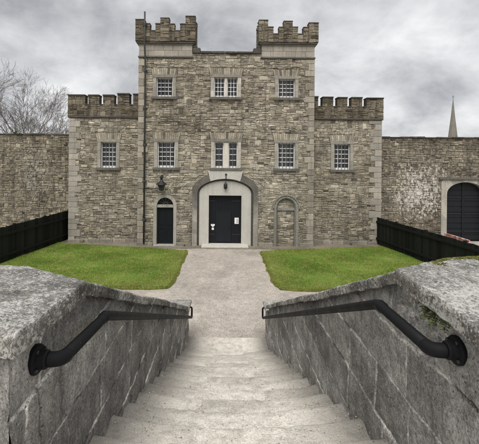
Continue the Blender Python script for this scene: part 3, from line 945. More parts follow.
# ================================================================== FENCES
def fence(label, p0, p1, hgt0, hgt1, gap_from=None):
    A = Vector(p0); B = Vector(p1); L = (B - A).length; D = (B - A) / L; N = Vector((-D.y, D.x, 0))
    t = thing('timber_fence', label, 'fence', ((A + B) / 2)[:])
    def pt(s, z, d): return A + D * s + N * d + Vector((0, 0, z))
    mb = MB(); s = 0.0
    def slab(s0, s1, z0, z1, d0, d1, c=(1, 1, 1)):
        q = [pt(s0, z0, d0), pt(s1, z0, d0), pt(s1, z0, d1), pt(s0, z0, d1), pt(s0, z1, d0), pt(s1, z1, d0), pt(s1, z1, d1), pt(s0, z1, d1)]
        mb.hexa(q, c)
    while s < L - .02:
        w = .125
        if gap_from is not None and s > gap_from: step = .26; w = .08
        else: step = .128
        h = hgt0 + (hgt1 - hgt0) * s / L + jit(.012)
        f = rng.uniform(.5, 1.7)
        slab(s, min(L, s + w - .004), .04, h, .03, .05 + jit(.004), (f, f * rng.uniform(.95, 1.12), f * .95)); s += step
    mb.build('boards', M['fence'], t)
    for z in (.3, 1.15):
        mb = MB(); slab(0, L, z, z + .09, .052, .10); mb.build('rail', M['fence'], t)
    n = int(L / 1.8)
    for i in range(n + 1):
        mb = MB(); s = L * i / n; h = hgt0 + (hgt1 - hgt0) * s / L + .03
        slab(s - .05, s + .05, 0, h, -.075, .028, (.8, .8, .8)); mb.build('post', M['fence'], t)
    return t
fence('dark board fence running from the far wing along the lawn, solid all its length', (-8.22, 20.3, 0), (-9.25, 11.6, 0), 1.58, 1.42)
fence('dark board fence beside the limewashed wall, opening into spaced pales towards the gate', (8.95, 11.5, 0), (7.95, 20.2, 0), 1.36, 1.42)
# red and white boards lying on edge behind the fence
mb = MB()
mb.bbox(10.2, 10.26, 15.75, 17.5, .3, 1.02, .01)
bw = thing('barrier_board', 'red and white mottled low board seen over the fence beneath the arched gate', 'barrier', (10.2, 16, 0))
mb.build('board', M['barrier'], bw)
for y in (15.95, 17.3):
    mb = MB(); mb.bbox(10.262, 10.34, y - .04, y + .04, 0, 1.0, .008); mb.bbox(10.0, 10.5, y - .05, y + .05, 0, .06, .008) if False else None
    mb.build('post', M['fence'], bw)

# ================================================================== GROUND
mb = MB(); S = 600
mb.add([(-S, -S, 0), (S, -S, 0), (S, S, 0), (-S, S, 0)], [(0, 1, 2, 3)])
tag(mb.build('ground', M['ground']), kind='structure')

def sheet(name, mat, xs, ys, zf, kind='structure', xf=None):
    mb = MB(); P = []
    for y in ys:
        P.append([((xf(x, y) if xf else x), y, zf(x, y)) for x in xs])
    mb.grid(P); o = mb.build(name, mat); 
    me = o.data
    me.flip_normals()
    return tag(o, kind=kind)
sheet('path', M['path'], list(np.linspace(-1, 1, 15)), list(np.linspace(8.9, 18.46, 40)), lambda x, y: .006 + .002 * noise.noise((x * 3, y * 1.5, 0)),
      xf=lambda x, y: .08 + x * (1.78 + .10 * noise.noise((x * 5, y * 1.1, 3)) + (1.2 if y < 11.6 else max(0, 1.2 - (y - 11.6) * 2))))
# earth strip along the foot of the building
mb = MB(); P = []
for i in range(14):
    t = i / 13
    P.append([(x, 18.28 + .12 * noise.noise((x * 1.3, 3, 1)) + .07 * noise.noise((x * 5, 1, 2)) + (20.4 - 18.28) * t, .010 + .03 * max(0, noise.noise((x * 2, t * 6, 5))) * (t > .05)) for x in np.linspace(-9.0, 8.9, 260).tolist()])
mb.grid(P); o = mb.build('base_strip', M['edge']); o.data.flip_normals(); tag(o, kind='structure')

def lawn_edge(x, y, side): return 0
LAWNS = []
def lawn(xa, xb, ya, yb_a, yb_b, seed):
    """wobbling-edged turf sheet; far edge runs from yb_a (at xa) to yb_b (at xb)"""
    nx, ny = 90, 80
    def pos(u, v):
        x = xa + (xb - xa) * u
        y1 = yb_a + (yb_b - yb_a) * u
        y = ya + (y1 - ya) * v
        # round the corners and roughen the edge
        ex = min(u, 1 - u) * abs(xb - xa); ey = min(v, 1 - v) * 6
        w = .07
        x += w * noise.noise((x * 2.3, y * 2.3, seed)) + .02 * noise.noise((x * 5, y * 5, seed + 5))
        y += w * noise.noise((x * 2.1, y * 2.3, seed + 9)) + .02 * noise.noise((x * 5, y * 5, seed + 2))
        return x, y
    P = []
    for j in range(ny + 1):
        row = []
        for i in range(nx + 1):
            u = i / nx; v = j / ny
            # rounded corner: pull in
            cu, cv = abs(2 * u - 1), abs(2 * v - 1)
            x, y = pos(u, v)
            q_ = max(0, u - .88) / .12 ; r__ = max(0, .16 - v) / .16
            x -= (1 if xb > xa else -1) * .17 * (q_ * r__) ** 1.5; y += .17 * (q_ * r__) ** 1.5
            edge = 1 if (i in (0, nx) or j in (0, ny)) else 0
            z = (.022 + .03 * noise.noise((x * .5, y * .5, 2)) + .012 * noise.noise((x * 2.5, y * 2.5, 7)) + .02) * (0 if edge else 1) + .02 * (0 if edge else 1)
            row.append((x, y, z + (.0 if edge else .0)))
        P.append(row)
    mb = MB(); mb.grid(P)
    o = mb.build('lawn', M['grass']); tag(o, kind='structure')
    if xb > xa: o.data.flip_normals()
    LAWNS.append(P)
    return o
lawn(-9.2, -1.62, 12.25, 19.45, 17.8, 11)
lawn(9.0, 1.72, 12.2, 19.3, 17.75, 31)

# grass blades on both lawns
def blades(P, count, seed):
    r = np.random.default_rng(seed); A = np.array(P)             # ny+1, nx+1, 3
    ny, nx = A.shape[0] - 1, A.shape[1] - 1
    j = r.random(count) * ny; i = r.random(count) * nx
    edge = r.random(count)
    k = count // 14                                             # ragged fringe along the path-side edges
    i[:k] = nx - r.random(k) ** 2 * 1.2; j[k:2 * k] = r.random(k) ** 2 * 2
    i = np.clip(i, 0, nx - 1e-4); j = np.clip(j, 0, ny - 1e-4)
    j0 = j.astype(int); i0 = i.astype(int); fj = (j - j0)[:, None]; fi = (i - i0)[:, None]
    p = A[j0, i0] * (1 - fi) * (1 - fj) + A[j0, i0 + 1] * fi * (1 - fj) + A[j0 + 1, i0] * (1 - fi) * fj + A[j0 + 1, i0 + 1] * fi * fj
    th = r.random(count) * 2 * np.pi
    h = (.022 + .03 * r.random(count)) * (1 + .5 * np.sin(p[:, 0] * 1.7 + seed) * np.cos(p[:, 1] * 2.1))
    w = .004 + .004 * r.random(count)
    dx = np.cos(th); dy = np.sin(th)
    lean = (r.random((count, 2)) - .5) * .06
    v = np.zeros((count, 3, 3))
    v[:, 0] = p + np.stack([dx * w, dy * w, -.004 + 0 * w], 1); v[:, 1] = p - np.stack([dx * w, dy * w, .004 + 0 * w], 1)
    v[:, 2] = p + np.stack([lean[:, 0], lean[:, 1], h], 1)
    return v.reshape(-1, 3)
V = np.concatenate([blades(LAWNS[0], 120000, 1), blades(LAWNS[1], 120000, 2)])
me = bpy.data.meshes.new('grass'); nt_ = len(V) // 3
me.vertices.add(len(V)); me.vertices.foreach_set('co', V.ravel().astype(np.float32))
me.loops.add(len(V)); me.loops.foreach_set('vertex_index', np.arange(len(V), dtype=np.int32))
me.polygons.add(nt_); me.polygons.foreach_set('loop_start', np.arange(0, len(V), 3, dtype=np.int32)); me.polygons.foreach_set('loop_total', np.full(nt_, 3, dtype=np.int32))
me.update(calc_edges=True); me.validate()
at = me.attributes.new('Col', 'FLOAT_COLOR', 'FACE')
r_ = np.random.default_rng(5); f = .7 + .8 * r_.random(nt_); ca = np.ones((nt_, 4), np.float32)
ca[:, 0] = f * (1 + .35 * (r_.random(nt_) > .8)); ca[:, 1] = f; ca[:, 2] = f
at.data.foreach_set('color', ca.ravel())
me.materials.append(M['grass']); go_ = bpy.data.objects.new('grass', me); col.objects.link(go_); tag(go_, kind='stuff')

# ================================================================== STAIR
XL, XR = -.79, 1.02
N_ST, RISE, TREAD = 16, .17, .437
Y_FOOT = 8.95
def nose(k): return Y_FOOT if k == 0 else 8.07 - (k - 1) * TREAD
stair = thing('stone_staircase', 'broad flight of worn pale stone steps descending between the two parapets', 'steps', (.115, 5, 0))
for k in range(N_ST):
    # tread k: top at (k+1)*RISE ; front edge (nosing) away from the camera
    z = k * RISE if k else .02
    yn = nose(k)
    yb = yn - TREAD - .12 if k else 7.9
    nx = 56; ys = [yb, yb + .1, yb + .2, yb + .3, yb + .38, yn - .16, yn - .09, yn - .05, yn - .025, yn - .008, yn, yn - .001, yn - .006]
    mb = MB(); P = []
    tone = rng.uniform(.94, 1.07)
    jx = [XL - .03, rng.uniform(-.3, .0), rng.uniform(.3, .65), XR + .03]
    for j, y in enumerate(ys):
        row = []
        for i in range(nx + 1):
            x = XL - .03 + (XR - XL + .06) * i / nx
            c = 1 - abs((x - .115) / .93) ** 2.2                  # trodden middle
            wear = max(0, c)
            t = (y - yb) / (yn - yb)
            d = .012 * noise.noise((x * 4, y * 4, k * 3.1)) + .007 * noise.noise((x * 13, y * 13, k))
            zz = z + d - wear * (.018 + .12 * max(0, t - .35) ** 1.5) + .01 * (1 - t)
            if k == 0: zz = z + d * .5
            rnd = [0, 0, 0, 0, 0, 0, 0, .004, .012, .028, .06, .11, .22][j]
            yy = y + (.012 * noise.noise((x * 3, k * 7.7, 1)) + .009 * noise.noise((x * 11, k * 5.1, 4)) - wear * .015) * (1 if j > 6 else 0)
            # chipped joints between the stones of a step
            for q in jx[1:3]:
                g = abs(x - q)
                if g < .02 and k: zz -= .012 * (1 - g / .02)
            row.append((x, yy, zz - rnd))
        P.append(row)
    mb.grid(P, lambda i, j: (tone * (.9 + .2 * ((j * 3 // nx + k) % 3) / 2),) * 3)
    o = mb.build('step', M['step'], stair, True); o.data.flip_normals()
# body under the treads
mb = MB()
poly = [(8.0 - .2, -.1)] + [(nose(k) - .2, RISE * k - .17) for k in range(1, N_ST)] + [(1.0, 2.38), (1.0, -.1)]
FSx = lambda u, v, d=0: Vector((d, u, v))
mb.prism(poly, FSx, XL - .02, XR + .02, (.6, .6, .6))
mb.build('stair_core', M['step'], stair)

# grit and leaf fragments on the treads and foot of the path
mb = MB()
for i in range(1900):
    k = int(rng.random() ** .8 * 14); k = 13 - k if rng.random() < .7 else k
    side = rng.random()
    x = rng.uniform(XL + .02, XR - .02) if side < .55 else (XL + .02 + abs(rng.gauss(0, .14)) if side < .78 else XR - .02 - abs(rng.gauss(0, .14)))
    t = rng.random()
    y = nose(k) - (TREAD if k else .8) * t - .015
    w = max(0, 1 - abs((x - .115) / .93) ** 2.2)
    z = (k * RISE if k else .02) - w * (.018 + .12 * max(0, 1 - t - .35) ** 1.5) * (1 if k else 0) + .006
    s = rng.uniform(.003, .0075) * (1.6 if rng.random() < .08 else 1)
    f = rng.choice([.5, .8, 1, 1.2, 1.4, 1.6])
    a = rng.random() * 6.28; ca_, sa_ = math.cos(a) * s, math.sin(a) * s
    mb.add([(x + ca_, y + sa_, z), (x - sa_ * .8, y + ca_ * .8, z), (x - ca_, y - sa_, z), (x + sa_ * .8, y - ca_ * .8, z), (x + jit(.002), y, z + s * .8)],
           [(0, 1, 4), (1, 2, 4), (2, 3, 4), (3, 0, 4)], (f, f * .97, f * .9))
tag(mb.build('grit', M['soil']), kind='stuff')

mb = MB()
for i in range(15000):
    y = 8.98 + 9.4 * rng.random() ** 1.5; wd = 1.72 + (1.0 if y < 11.9 else 0)
    x = .08 + rng.uniform(-1, 1) * wd; s = rng.uniform(.005, .012) * (1.5 if rng.random() < .06 else 1)
    f = rng.uniform(.3, 1.6); a = rng.random() * 6.28; ca_, sa_ = math.cos(a) * s, math.sin(a) * s; z = .006
    mb.add([(x + ca_, y + sa_, z), (x - sa_ * .7, y + ca_ * .7, z), (x - ca_, y - sa_, z), (x + sa_ * .7, y - ca_ * .7, z), (x + jit(.002), y, z + s * .7)],
           [(0, 1, 4), (1, 2, 4), (2, 3, 4), (3, 0, 4)], (f, f * rng.uniform(.9, .98), f * rng.uniform(.8, .92)))
tag(mb.build('gravel', M['soil']), kind='stuff')

# landing behind the top step, under the camera
mb = MB(); mb.box(-12, 12, -9, 1.43, 0, 2.548)
mb.build('terrace', M['step'])
tag(bpy.data.objects['terrace'], kind='structure')

# ================================================================== STAIR PARAPETS
TH = .07
CREST = {-1: 2.06, 1: 2.13}
def parapet(side, label, label_rail):
    xi = XL if side < 0 else XR                       # wall face
    xo = xi + side * .66                              # outer face
    yc = CREST[side]
    xe = xi - side * .05                              # coping edge overhang towards the stair
    sd = side * 37.0
    H_TOP = 3.43 if side < 0 else 3.49; SL = .392 if side < 0 else .402
    root = thing('stair_parapet', label, 'parapet wall', (xi + side * .3, 5, 0))
    def top(y):                                       # underside of the coping
        if y < yc: return H_TOP - TH
        if y < 8.34: return H_TOP - TH - (y - yc) * SL
        return .80
    Y0 = 1.415
    # ---- courses: heights of the bed joints, uneven
    beds = [-.3, .13, .46, .79, 1.12, 1.45, 1.77, 2.10, 2.43, 2.76, 3.08, 3.60]
    joints = []
    lr = random.Random(3 + side)
    for i in range(len(beds)):
        x = Y0 - lr.uniform(.1, .7); js = []
        while x < 9.2: js.append(x); x += lr.uniform(.42, 1.05)
        joints.append(js)
    tones = {}
    def block(y, z):
        z = z + .012 * noise.noise((y * 2.1, z, sd)); y = y + .012 * noise.noise((y, z * 3.1, sd + 4))
        c = 0
        while c < len(beds) - 2 and z > beds[c + 1]: c += 1
        dz = min(z - beds[c], beds[c + 1] - z)
        js = joints[c]; k = 0
        while k < len(js) - 1 and y > js[k + 1]: k += 1
        dy = min(abs(y - js[k]), (js[k + 1] if k + 1 < len(js) else 99) - y)
        key = (c, k)
        if key not in tones: tones[key] = (lr.uniform(.74, 1.28) * (1.2 if side > 0 else 1.12), jit(.008), jit(.02), jit(.02))
        return c, k, dy, dz, tones[key]
    def face(ys, base, topf, P3, nrow):
        mb = MB(); P = []; info = []
        for y in ys:
            b, t = base(y), topf(y); row = []; ir = []
            for r in range(nrow + 1):
                z = b + (t - b) * r / nrow
                c, k, dy, dz, tn = block(max(y, Y0 - .05) if y > 1 else y + Y0, z)
                wj = .0105 + .006 * noise.noise((y * 9, z * 9, sd + 2))
                wv = .008 + .005 * noise.noise((y * 9, z * 9, sd + 12))
                g = max(0, 1 - dz / max(.003, wj)), max(0, 1 - dy / max(.003, wv))
                g = max(g)
                d = tn[1] * .5 + tn[2] * (dy - .3) * .15 + .013 * noise.noise((y * 3, z * 3, sd)) + .009 * noise.noise((y * 9, z * 9, sd + 1)) + .005 * noise.noise((y * 26, z * 26, sd))
                rnd = math.exp(-min(dz, dy) / .02) * .005
                d = d - rnd - g * .004
                tone = tn[0]
                if side < 0:                           # open cracked joint below the rail flange
                    cx = 1.645 + .012 * noise.noise((z * 9, 2, 0)) ; hw = .012 * min(1, max(0, (3.17 - z) * 8), max(0, (z - 2.8) * 5)) * (1 + .8 * noise.noise((z * 14, 0, 0)))
                    if y > 1.2 and abs(y - cx) < hw: d -= .03; tone = .28; g = 0
                if side > 0:                           # broken patch of rubble under the coping
                    q = ((y - 1.93) / .27) ** 2 + ((z - 3.27) / .16) ** 2 + .7 * noise.noise((y * 7, z * 7, 3))
                    if q < 1 and y > 1.2:
                        d -= .035 * min(1, (1 - q) * 3) + .02 * abs(noise.noise((y * 19, z * 30, 5))); g = 0; tone = 1.9 + 1.6 * noise.noise((y * 16, z * 24, 9))
                row.append(P3(y, z, d))
                ir.append((g, tone))
            P.append(row); info.append(ir)
        mb.grid(P)
        mb.pc = []
        for i in range(len(ys)):
            for j in range(nrow + 1):
                g, t = info[i][j]; g = min(1, g * 2.6); n = noise.noise((ys[i] * 4, P[i][j][2] * 4, sd + 8)); w = min(1, max(0, n * 3 + 1.25))
                b = .45 + ((3.0 if side > 0 else 3.5) - .45) * w
                t = t * (1 - g) + b * g
                mb.pc.append((t, t * .985, t * .955))
        return mb
    ys = [Y0]
    while ys[-1] < 8.95: ys.append(min(8.95, ys[-1] + max(.006, .0034 * ys[-1])))
    def floor_z(y): return max(-.02, (8.07 - y) * RISE / TREAD - .1)
    mb = face(ys, floor_z, top, lambda y, z, d: (xi - side * d, y, z), 170)
    o = mb.build('stair_face', M['near'], root, True)
    if side > 0: o.data.flip_normals()
    # flared return towards the terrace
    A = Vector((xi, Y0, 0)); dv = Vector((side * .80, .58, 0)).normalized(); nv = Vector((dv.y * side, -dv.x * side, 0))
    mb = face([i * .012 for i in range(81)], lambda s: 2.45, lambda s: H_TOP - TH, lambda s, z, d: A + dv * s + nv * (d * (1 if s > .001 else 0)) + Vector((0, 0, z)), 60)
    o = mb.build('terrace_face', M['near'], root, True)
    # solid body: outer sides and far end
    mb = MB()
    prof = [(1.9, -.05), (8.93, -.05), (8.93, .80), (8.345, .80), (8.335, top(8.33)), (yc + .05, top(yc + .05)), (1.9, H_TOP - TH)]
    xa, xb = sorted((xi + side * .045, xo))
    mb.prism(prof, FSx, xa, xb)
    E = A + dv * .95
    q = [(A.x + side * .045, A.y + .06), (E.x, E.y + .03), (E.x, 2.36), (A.x + side * .045, 2.05)]
    if side > 0: q = q[::-1]
    mb.hexa([(x, y, 0) for x, y in q] + [(x, y, H_TOP - TH - .002) for x, y in q])
    xa, xb = sorted((E.x + side * .002, side * 9)); mb.box(xa, xb, E.y + .01, 2.36, 0, H_TOP - TH - .002)
    mb.build('wall_body', M['near'], root)
    # ---- coping
    def slab(mb, top_pt, us, vs, th, tone=1.0, seed=0, tilt=0):
        """grid of the top, rounded at its rim, with side skirts and underside"""
        nu, nv = len(us), len(vs); P = []
        def nz(p, z=0): return .009 * noise.noise((p[0] * 4, p[1] * 4, z + seed)) + .006 * noise.noise((p[0] * 13, p[1] * 13, z + seed)) + .003 * noise.noise((p[0] * 37, p[1] * 37, z + seed))
        T = [[Vector(top_pt(u, v)) for v in vs] for u in us]
        for i in range(nu):
            for j in range(nv):
                p = T[i][j]; e = 0
                if i in (0, nu - 1): e = max(e, .008)
                if j in (0, nv - 1): e = max(e, .008)
                p.z += nz(p) - e - (.006 * (1 + noise.noise((p.x * 20, p.y * 20, seed))) if e else 0)
        mb.grid(T, lambda i, j: (tone,) * 3)
        rim = [(i, 0) for i in range(nu)] + [(nu - 1, j) for j in range(1, nv)] + [(i, nv - 1) for i in range(nu - 2, -1, -1)] + [(0, j) for j in range(nv - 2, 0, -1)]
        cen = sum((T[i][j] for i, j in rim), Vector()) / len(rim)
        n = len(rim); lev = [0, .06, .16, .28, .4, .52, .64, .76, .88, .96, 1.0]
        rows = []
        for a, l in enumerate(lev):
            row = []
            for (i, j) in rim:
                p = T[i][j]
                i2, j2 = min(max(i, 1), nu - 2), min(max(j, 1), nv - 2)
                out = (p - T[i2][j2]); out.z = 0
                out = out.normalized() if out.length > 1e-6 else Vector((0, 0, 0))
                zq = p.z - th * l
                d = (.004 if 0 < a < 10 else 0) + (.009 * noise.noise((p.x * 5, p.y * 5, zq * 7 + seed)) + .006 * noise.noise((p.x * 19, p.y * 19, zq * 24 + seed)) + .003 * noise.noise((p.x * 50, p.y * 50, zq * 60 + seed))) * (1 if a else 0)
                q = p + out * d; q.z -= th * l; row.append(q)
            row.append(row[0].copy()); rows.append(row)
        mb.grid(rows, lambda i, j: (tone * .78, tone * .75, tone * .69))
        bot = [(r.x, r.y, r.z) for r in rows[-1][:-1]]
        mb.add(bot + [(cen.x, cen.y, cen.z - th)], [(k, (k + 1) % n, n) for k in range(n)], (.5, .5, .5))
    mb = MB()
    # level slab over the head of the wall: flared front, skewed crest
    def tp(u, v):
        # u: 0..1 outwards from the stair ; v: 0..1 from front edge to crest
        dx = 5.0 * u ** 2.2
        fx = xe + side * dx
        sm = min(dx, .8)
        yf = 1.345 + .72 * sm - (.22 * max(0, sm - .45) ** 2)
        yb = yc + (.62 * min(dx, .42) + .28 * max(0, min(dx, 1.1) - .42) + .05 * max(0, dx - 1.1))
        y = yf + (yb - yf) * v
        x = fx - side * 0.05 * (1 - v) * (1 - min(1, dx))* 0
        return (x, y, H_TOP - .012 * v * v - (.045 * (1 - v) if side > 0 else 0))
    nu_, nv_ = 90, 44
    slab(mb, tp, [i / nu_ for i in range(nu_ + 1)], [j / nv_ for j in range(nv_ + 1)], TH, 1.0, sd)
    # sloping slabs
    y = yc + .004; kk = 0
    def skew(dx): return .62 * min(dx, .42) + .28 * max(0, min(dx, 1.1) - .42)
    cw = .66 + .05 + .05
    lens = [1.25, .95, 1.4, 1.05, 1.3, 1.6]
    k0 = 0
    while y < 8.33:
        L = min(lens[k0 % 6] * (1 + .1 * side), 8.335 - y)
        if 8.335 - y - L < .35: L = 8.335 - y
        off = jit(.012); ho = jit(.012)
        first = (k0 == 0)
        def tp2(u, v, y=y, L=L, off=off, ho=ho, first=first):
            dx = u * cw
            sk = skew(dx) * (1 - v) if first else 0
            yy = y + (L - .018) * v + sk
            return (xe + side * dx + side * off, yy, H_TOP - .012 + ho - (yy - yc) * SL + (0 if not first else 0))
        slab(mb, tp2, [i / 26 for i in range(27)], [j / 60 for j in range(61)], TH, rng.uniform(.85, 1.1), sd + k0)
        y += L; k0 += 1
    # flat cap on the end block
    def tp3(u, v): return (xe + side * u * (cw + .02) - side * .005, 8.345 + v * .66, .86)
    slab(mb, tp3, [i / 26 for i in range(27)], [j / 22 for j in range(23)], .06, 1.12, sd + 50)
    o = mb.build('coping', M['near_top'], root)
    # flip as needed so normals face outwards
    import bmesh
    bm = bmesh.new(); bm.from_mesh(o.data); bmesh.ops.remove_doubles(bm, verts=bm.verts, dist=1e-5); bmesh.ops.recalc_face_normals(bm, faces=bm.faces); bm.to_mesh(o.data); bm.free()
    o.data.polygons.foreach_set('use_smooth', [True] * len(o.data.polygons))
    return root
parapet(-1, 'weathered stair wall on the left with flat lichened coping and block end', '')
parapet(1, 'weathered stair wall on the right, green weeds growing under its coping', '')

# ================================================================== HANDRAILS
def fillet(pts, rad, n=9):
    P = [Vector(p) for p in pts]; out = [P[0]]
    for i in range(1, len(P) - 1):
        a = (P[i - 1] - P[i]); b = (P[i + 1] - P[i]); la, lb = a.length, b.length; a.normalize(); b.normalize()
        ang = a.angle(b); d = min(rad[i - 1] / math.tan(ang / 2), la * .48, lb * .48)
        s, e = P[i] + a * d, P[i] + b * d
        for k in range(n + 1):
            t = k / n; out.append(s * (1 - t) ** 2 + P[i] * 2 * t * (1 - t) + e * t * t)
    out.append(P[-1]); return out
def handrail(side, label):
    if side < 0:
        xw, xr = XL, XL + .095
        fl = (xw, 1.62, 3.215); e1 = (xr, 1.65, 3.20); e2 = (xr, 2.27, 3.145); end = (xr, 8.55, .62)
    else:
        xw, xr = XR, XR - .095
        fl = (xw, 1.65, 3.255); e1 = (xr, 1.675, 3.24); e2 = (xr, 2.25, 3.235); end = (xr, 8.55, .62)
    t = thing('handrail', label, 'handrail', (xw, 5, 1.5))
    r = .029
    path = fillet([fl, e1, e2, end], [.075, .22], 10)
    rs = [r * 1.12] * 12 + [r] * (len(path) - 12)
    mb = MB()
    mb.tube(path[:12] , [r * 1.1] * 12, 20)
    mb.build('elbow', M['rail'], t, True)
    mb = MB(); mb.tube(path[11:], r, 20); mb.build('rail', M['rail'], t, True)
    # wall flange with bolts, collars on the elbow
    d = (Vector(e1) - Vector(fl)).normalized(); ax = Vector((-side, 0, 0))
    mb = MB(); mb.lathe([(0, -.02), (.060, -.02), (.062, .005), (.058, .013), (.044, .017), (.040, .032), (.039, .045), (.034, .05), (.028, .05)], Vector(fl) - ax * 0, ax, 28); 
    mb.build('flange', M['rail'], t)
    for k in range(4):
        mb = MB(); w = k * math.pi / 2 + .6
        mb.lathe([(.009, 0), (.009, .009), (.006, .012), (0, .012)], Vector(fl) + Vector((-side * .012, .050 * math.cos(w), .050 * math.sin(w))), ax, 6); mb.build('bolt', M['iron'], t)
    for q in (12, ):
        p = path[q]; dd = (path[q + 1] - path[q - 1]).normalized()
        mb = MB(); mb.lathe([(r * 1.0, -.03), (r * 1.14, -.024), (r * 1.14, .024), (r * 1.0, .03)], p, dd, 20); mb.build('collar', M['rail'], t, True)
    # end return: up and back to the end block
    mb = MB()
    p0 = Vector(end); x1 = xr - side * .0
    loop = fillet([p0, p0 + Vector((0, .14, -.055)), p0 + Vector((0, .15, .17)), Vector((xw + side * .0, p0.y + .15, p0.z + .17))], [.04, .04], 6)
    mb.tube(loop, r * .72, 14); mb.build('end_return', M['rail'], t, True)
    return t
handrail(-1, 'black tubular handrail on the left stair wall, flange nearest the front edge')
handrail(1, 'black tubular handrail on the right stair wall below the weeds')

# ================================================================== PLANTS
def weed(name, label, cat, base, n, size, outv, seed, group=None, mat='leaf'):
    r = random.Random(seed); mb = MB()
    for i in range(n):
        b = Vector(base) + Vector((r.gauss(0, size * .12), r.gauss(0, size * .55), r.gauss(0, size * .12)))
        d = (Vector(outv) + Vector((r.uniform(-.6, .6), r.uniform(-1, 1), r.uniform(-.9, .8)))).normalized()
        L = size * r.uniform(.25, .8); sidev = d.cross(Vector((0, 0, 1))).normalized()
        for k in range(5):
            p = b + d * L * (k + 1) / 5 + Vector((0, 0, -.4 * L * ((k + 1) / 5) ** 2))
            for s in (-1, 1):
                w = size * .11 * r.uniform(.6, 1.3); tip = p + sidev * s * w * 1.6 + d * w * .7 + Vector((0, 0, r.uniform(-.3, .5) * w)); f = r.uniform(.5, 1.8)
                mb.add([p, p + sidev * s * w * .7 + d * w * .7, tip, p + sidev * s * w * .8 - d * w * .3], [(0, 1, 2, 3)], (f * r.uniform(.9, 1.5), f, f * .8))
        mb.tube([b, b + d * L * .5 + Vector((0, 0, -.1 * L)), b + d * L + Vector((0, 0, -.4 * L))], size * .006, 4, (.8, .6, .4))
    o = mb.build(name, M[mat], loc=base); return tag(o, label, cat, group)
weed('wall_weed', 'small green weed sprouting beneath the coping of the right stair wall', 'weed', (XR - .012, 1.80, 3.37), 34, .075, (-1, 0, -.35), 4)
def moss(name, label, base, n, sx, sy, seed, zf):
    r = random.Random(seed); mb = MB()
    for i in range(n):
        x = base[0] + r.gauss(0, sx); y = crest_y(x) - .01 - abs(r.gauss(0, sy)) * (1 + 2 * (noise.noise((x * 9, 0, 0)) > .1)); s = r.uniform(.002, .0055); z = zf(x, y)
        f = r.uniform(.5, 1.6)
        mb.lathe([(s, -.004), (s * .9, s * .35), (s * .5, s * .62), (0, s * .7)], (x, y, z), (r.uniform(-.3, .3), r.uniform(-.3, .3), 1), 6, (f * 1.1, f, f))
    return tag(mb.build(name, M['moss'], loc=base), kind='stuff')
def crest_y(x):
    dx = x - (XR - .05); return 2.13 + .62 * min(dx, .42) + .28 * max(0, min(dx, 1.1) - .42)
moss('moss', '', (1.55, 2.5, 3.48), 1100, .22, .016, 9, lambda x, y: 3.478)

# tufts against the building
for i, (x, y, s, lab) in enumerate([(-7.2, 19.5, .2, 'low weeds at the foot of the left wing beside the dark fence'), (-1.9, 18.83, .14, 'tiny weeds at the wall foot between the small door and the main arch'), (6.6, 19.5, .16, 'tiny weeds at the foot of the right wing')]):
    weed('wall_weed', lab, 'weed', (x, y, .02), 14, s, (0, -.3, .9), 20 + i)
# ivy tops showing over the left yard wall
weed('ivy_clump', 'small dull green ivy clump showing over the far left wall top', 'ivy', (-11.35, 20.75, 5.64), 40, .3, (0, 0, .4), 41)

# ================================================================== BARE TREES
def bare_tree(label, base, height, seed, spread=.5, lean=0.0, nb=5, deep=5):
    r = random.Random(seed)
    t = thing('bare_tree', label, 'tree', base, 'bare trees behind the left wall')
    mt = MB(); mc = MB()
    def grow(p, d, L, rad, lev):
        n = 5 if lev < 2 else 4
        pts = [p]; dirs = [d]; q = p; dd = d.copy()
        for i in range(n):
            dd = (dd + Vector((r.gauss(0, .10), r.gauss(0, .10), r.gauss(.02 if lev < 3 else -.0, .06)))).normalized()
            q = q + dd * (L / n); pts.append(q); dirs.append(dd)
        rs = [max(.0075, rad * (1 - .55 * i / n)) for i in range(n + 1)]
        (mt if lev < 2 else mc).tube(pts, rs, 7 if lev < 2 else (4 if lev < 4 else 3), (1, 1, 1), False)
        if lev >= deep: return
        k = {0: nb, 1: 5, 2: 5, 3: 4, 4: 3}[lev]
        for i in range(k):
            f = r.uniform(.3, 1.0) if lev else r.uniform(.28, 1.0)
            a = min(n - 1, int(f * n)); b = pts[a].lerp(pts[a + 1], f * n - a if f < 1 else 1)
            side = Vector((r.gauss(0, 1), r.gauss(0, 1), r.gauss(0, .35))); side = (side - dirs[a] * side.dot(dirs[a])).normalized()
            ang = r.uniform(.35, .75) if lev else r.uniform(.3, .6) * spread * 2
            nd = (dirs[a] * math.cos(ang) + side * math.sin(ang) + Vector((0, 0, .12))).normalized()
            grow(b, nd, L * r.uniform(.48, .72), rs[a] * r.uniform(.5, .7), lev + 1)
        if lev < 4: grow(pts[-1], dirs[-1], L * .62, rs[-1], lev + 1)
    grow(Vector(base), Vector((lean, 0, 1)).normalized(), height * .42, height * .0115, 0)
    mt.build('trunk', M['bark'], t); mc.build('crown', M['twig'], t)
    return t
bare_tree('tall bare tree at the picture edge, its trunk just above the left wall', (-19.9, 34, 0), 13.8, 5, .36)
bare_tree('wide bare tree behind the left wall, nearest its middle', (-17.3, 34.5, 0), 13.9, 12, .40, .0, 7)
bare_tree('smallest bare tree behind the left wall, beside the low wing', (-15.6, 33, 0), 10.4, 21, .5, .1, 4, 4)

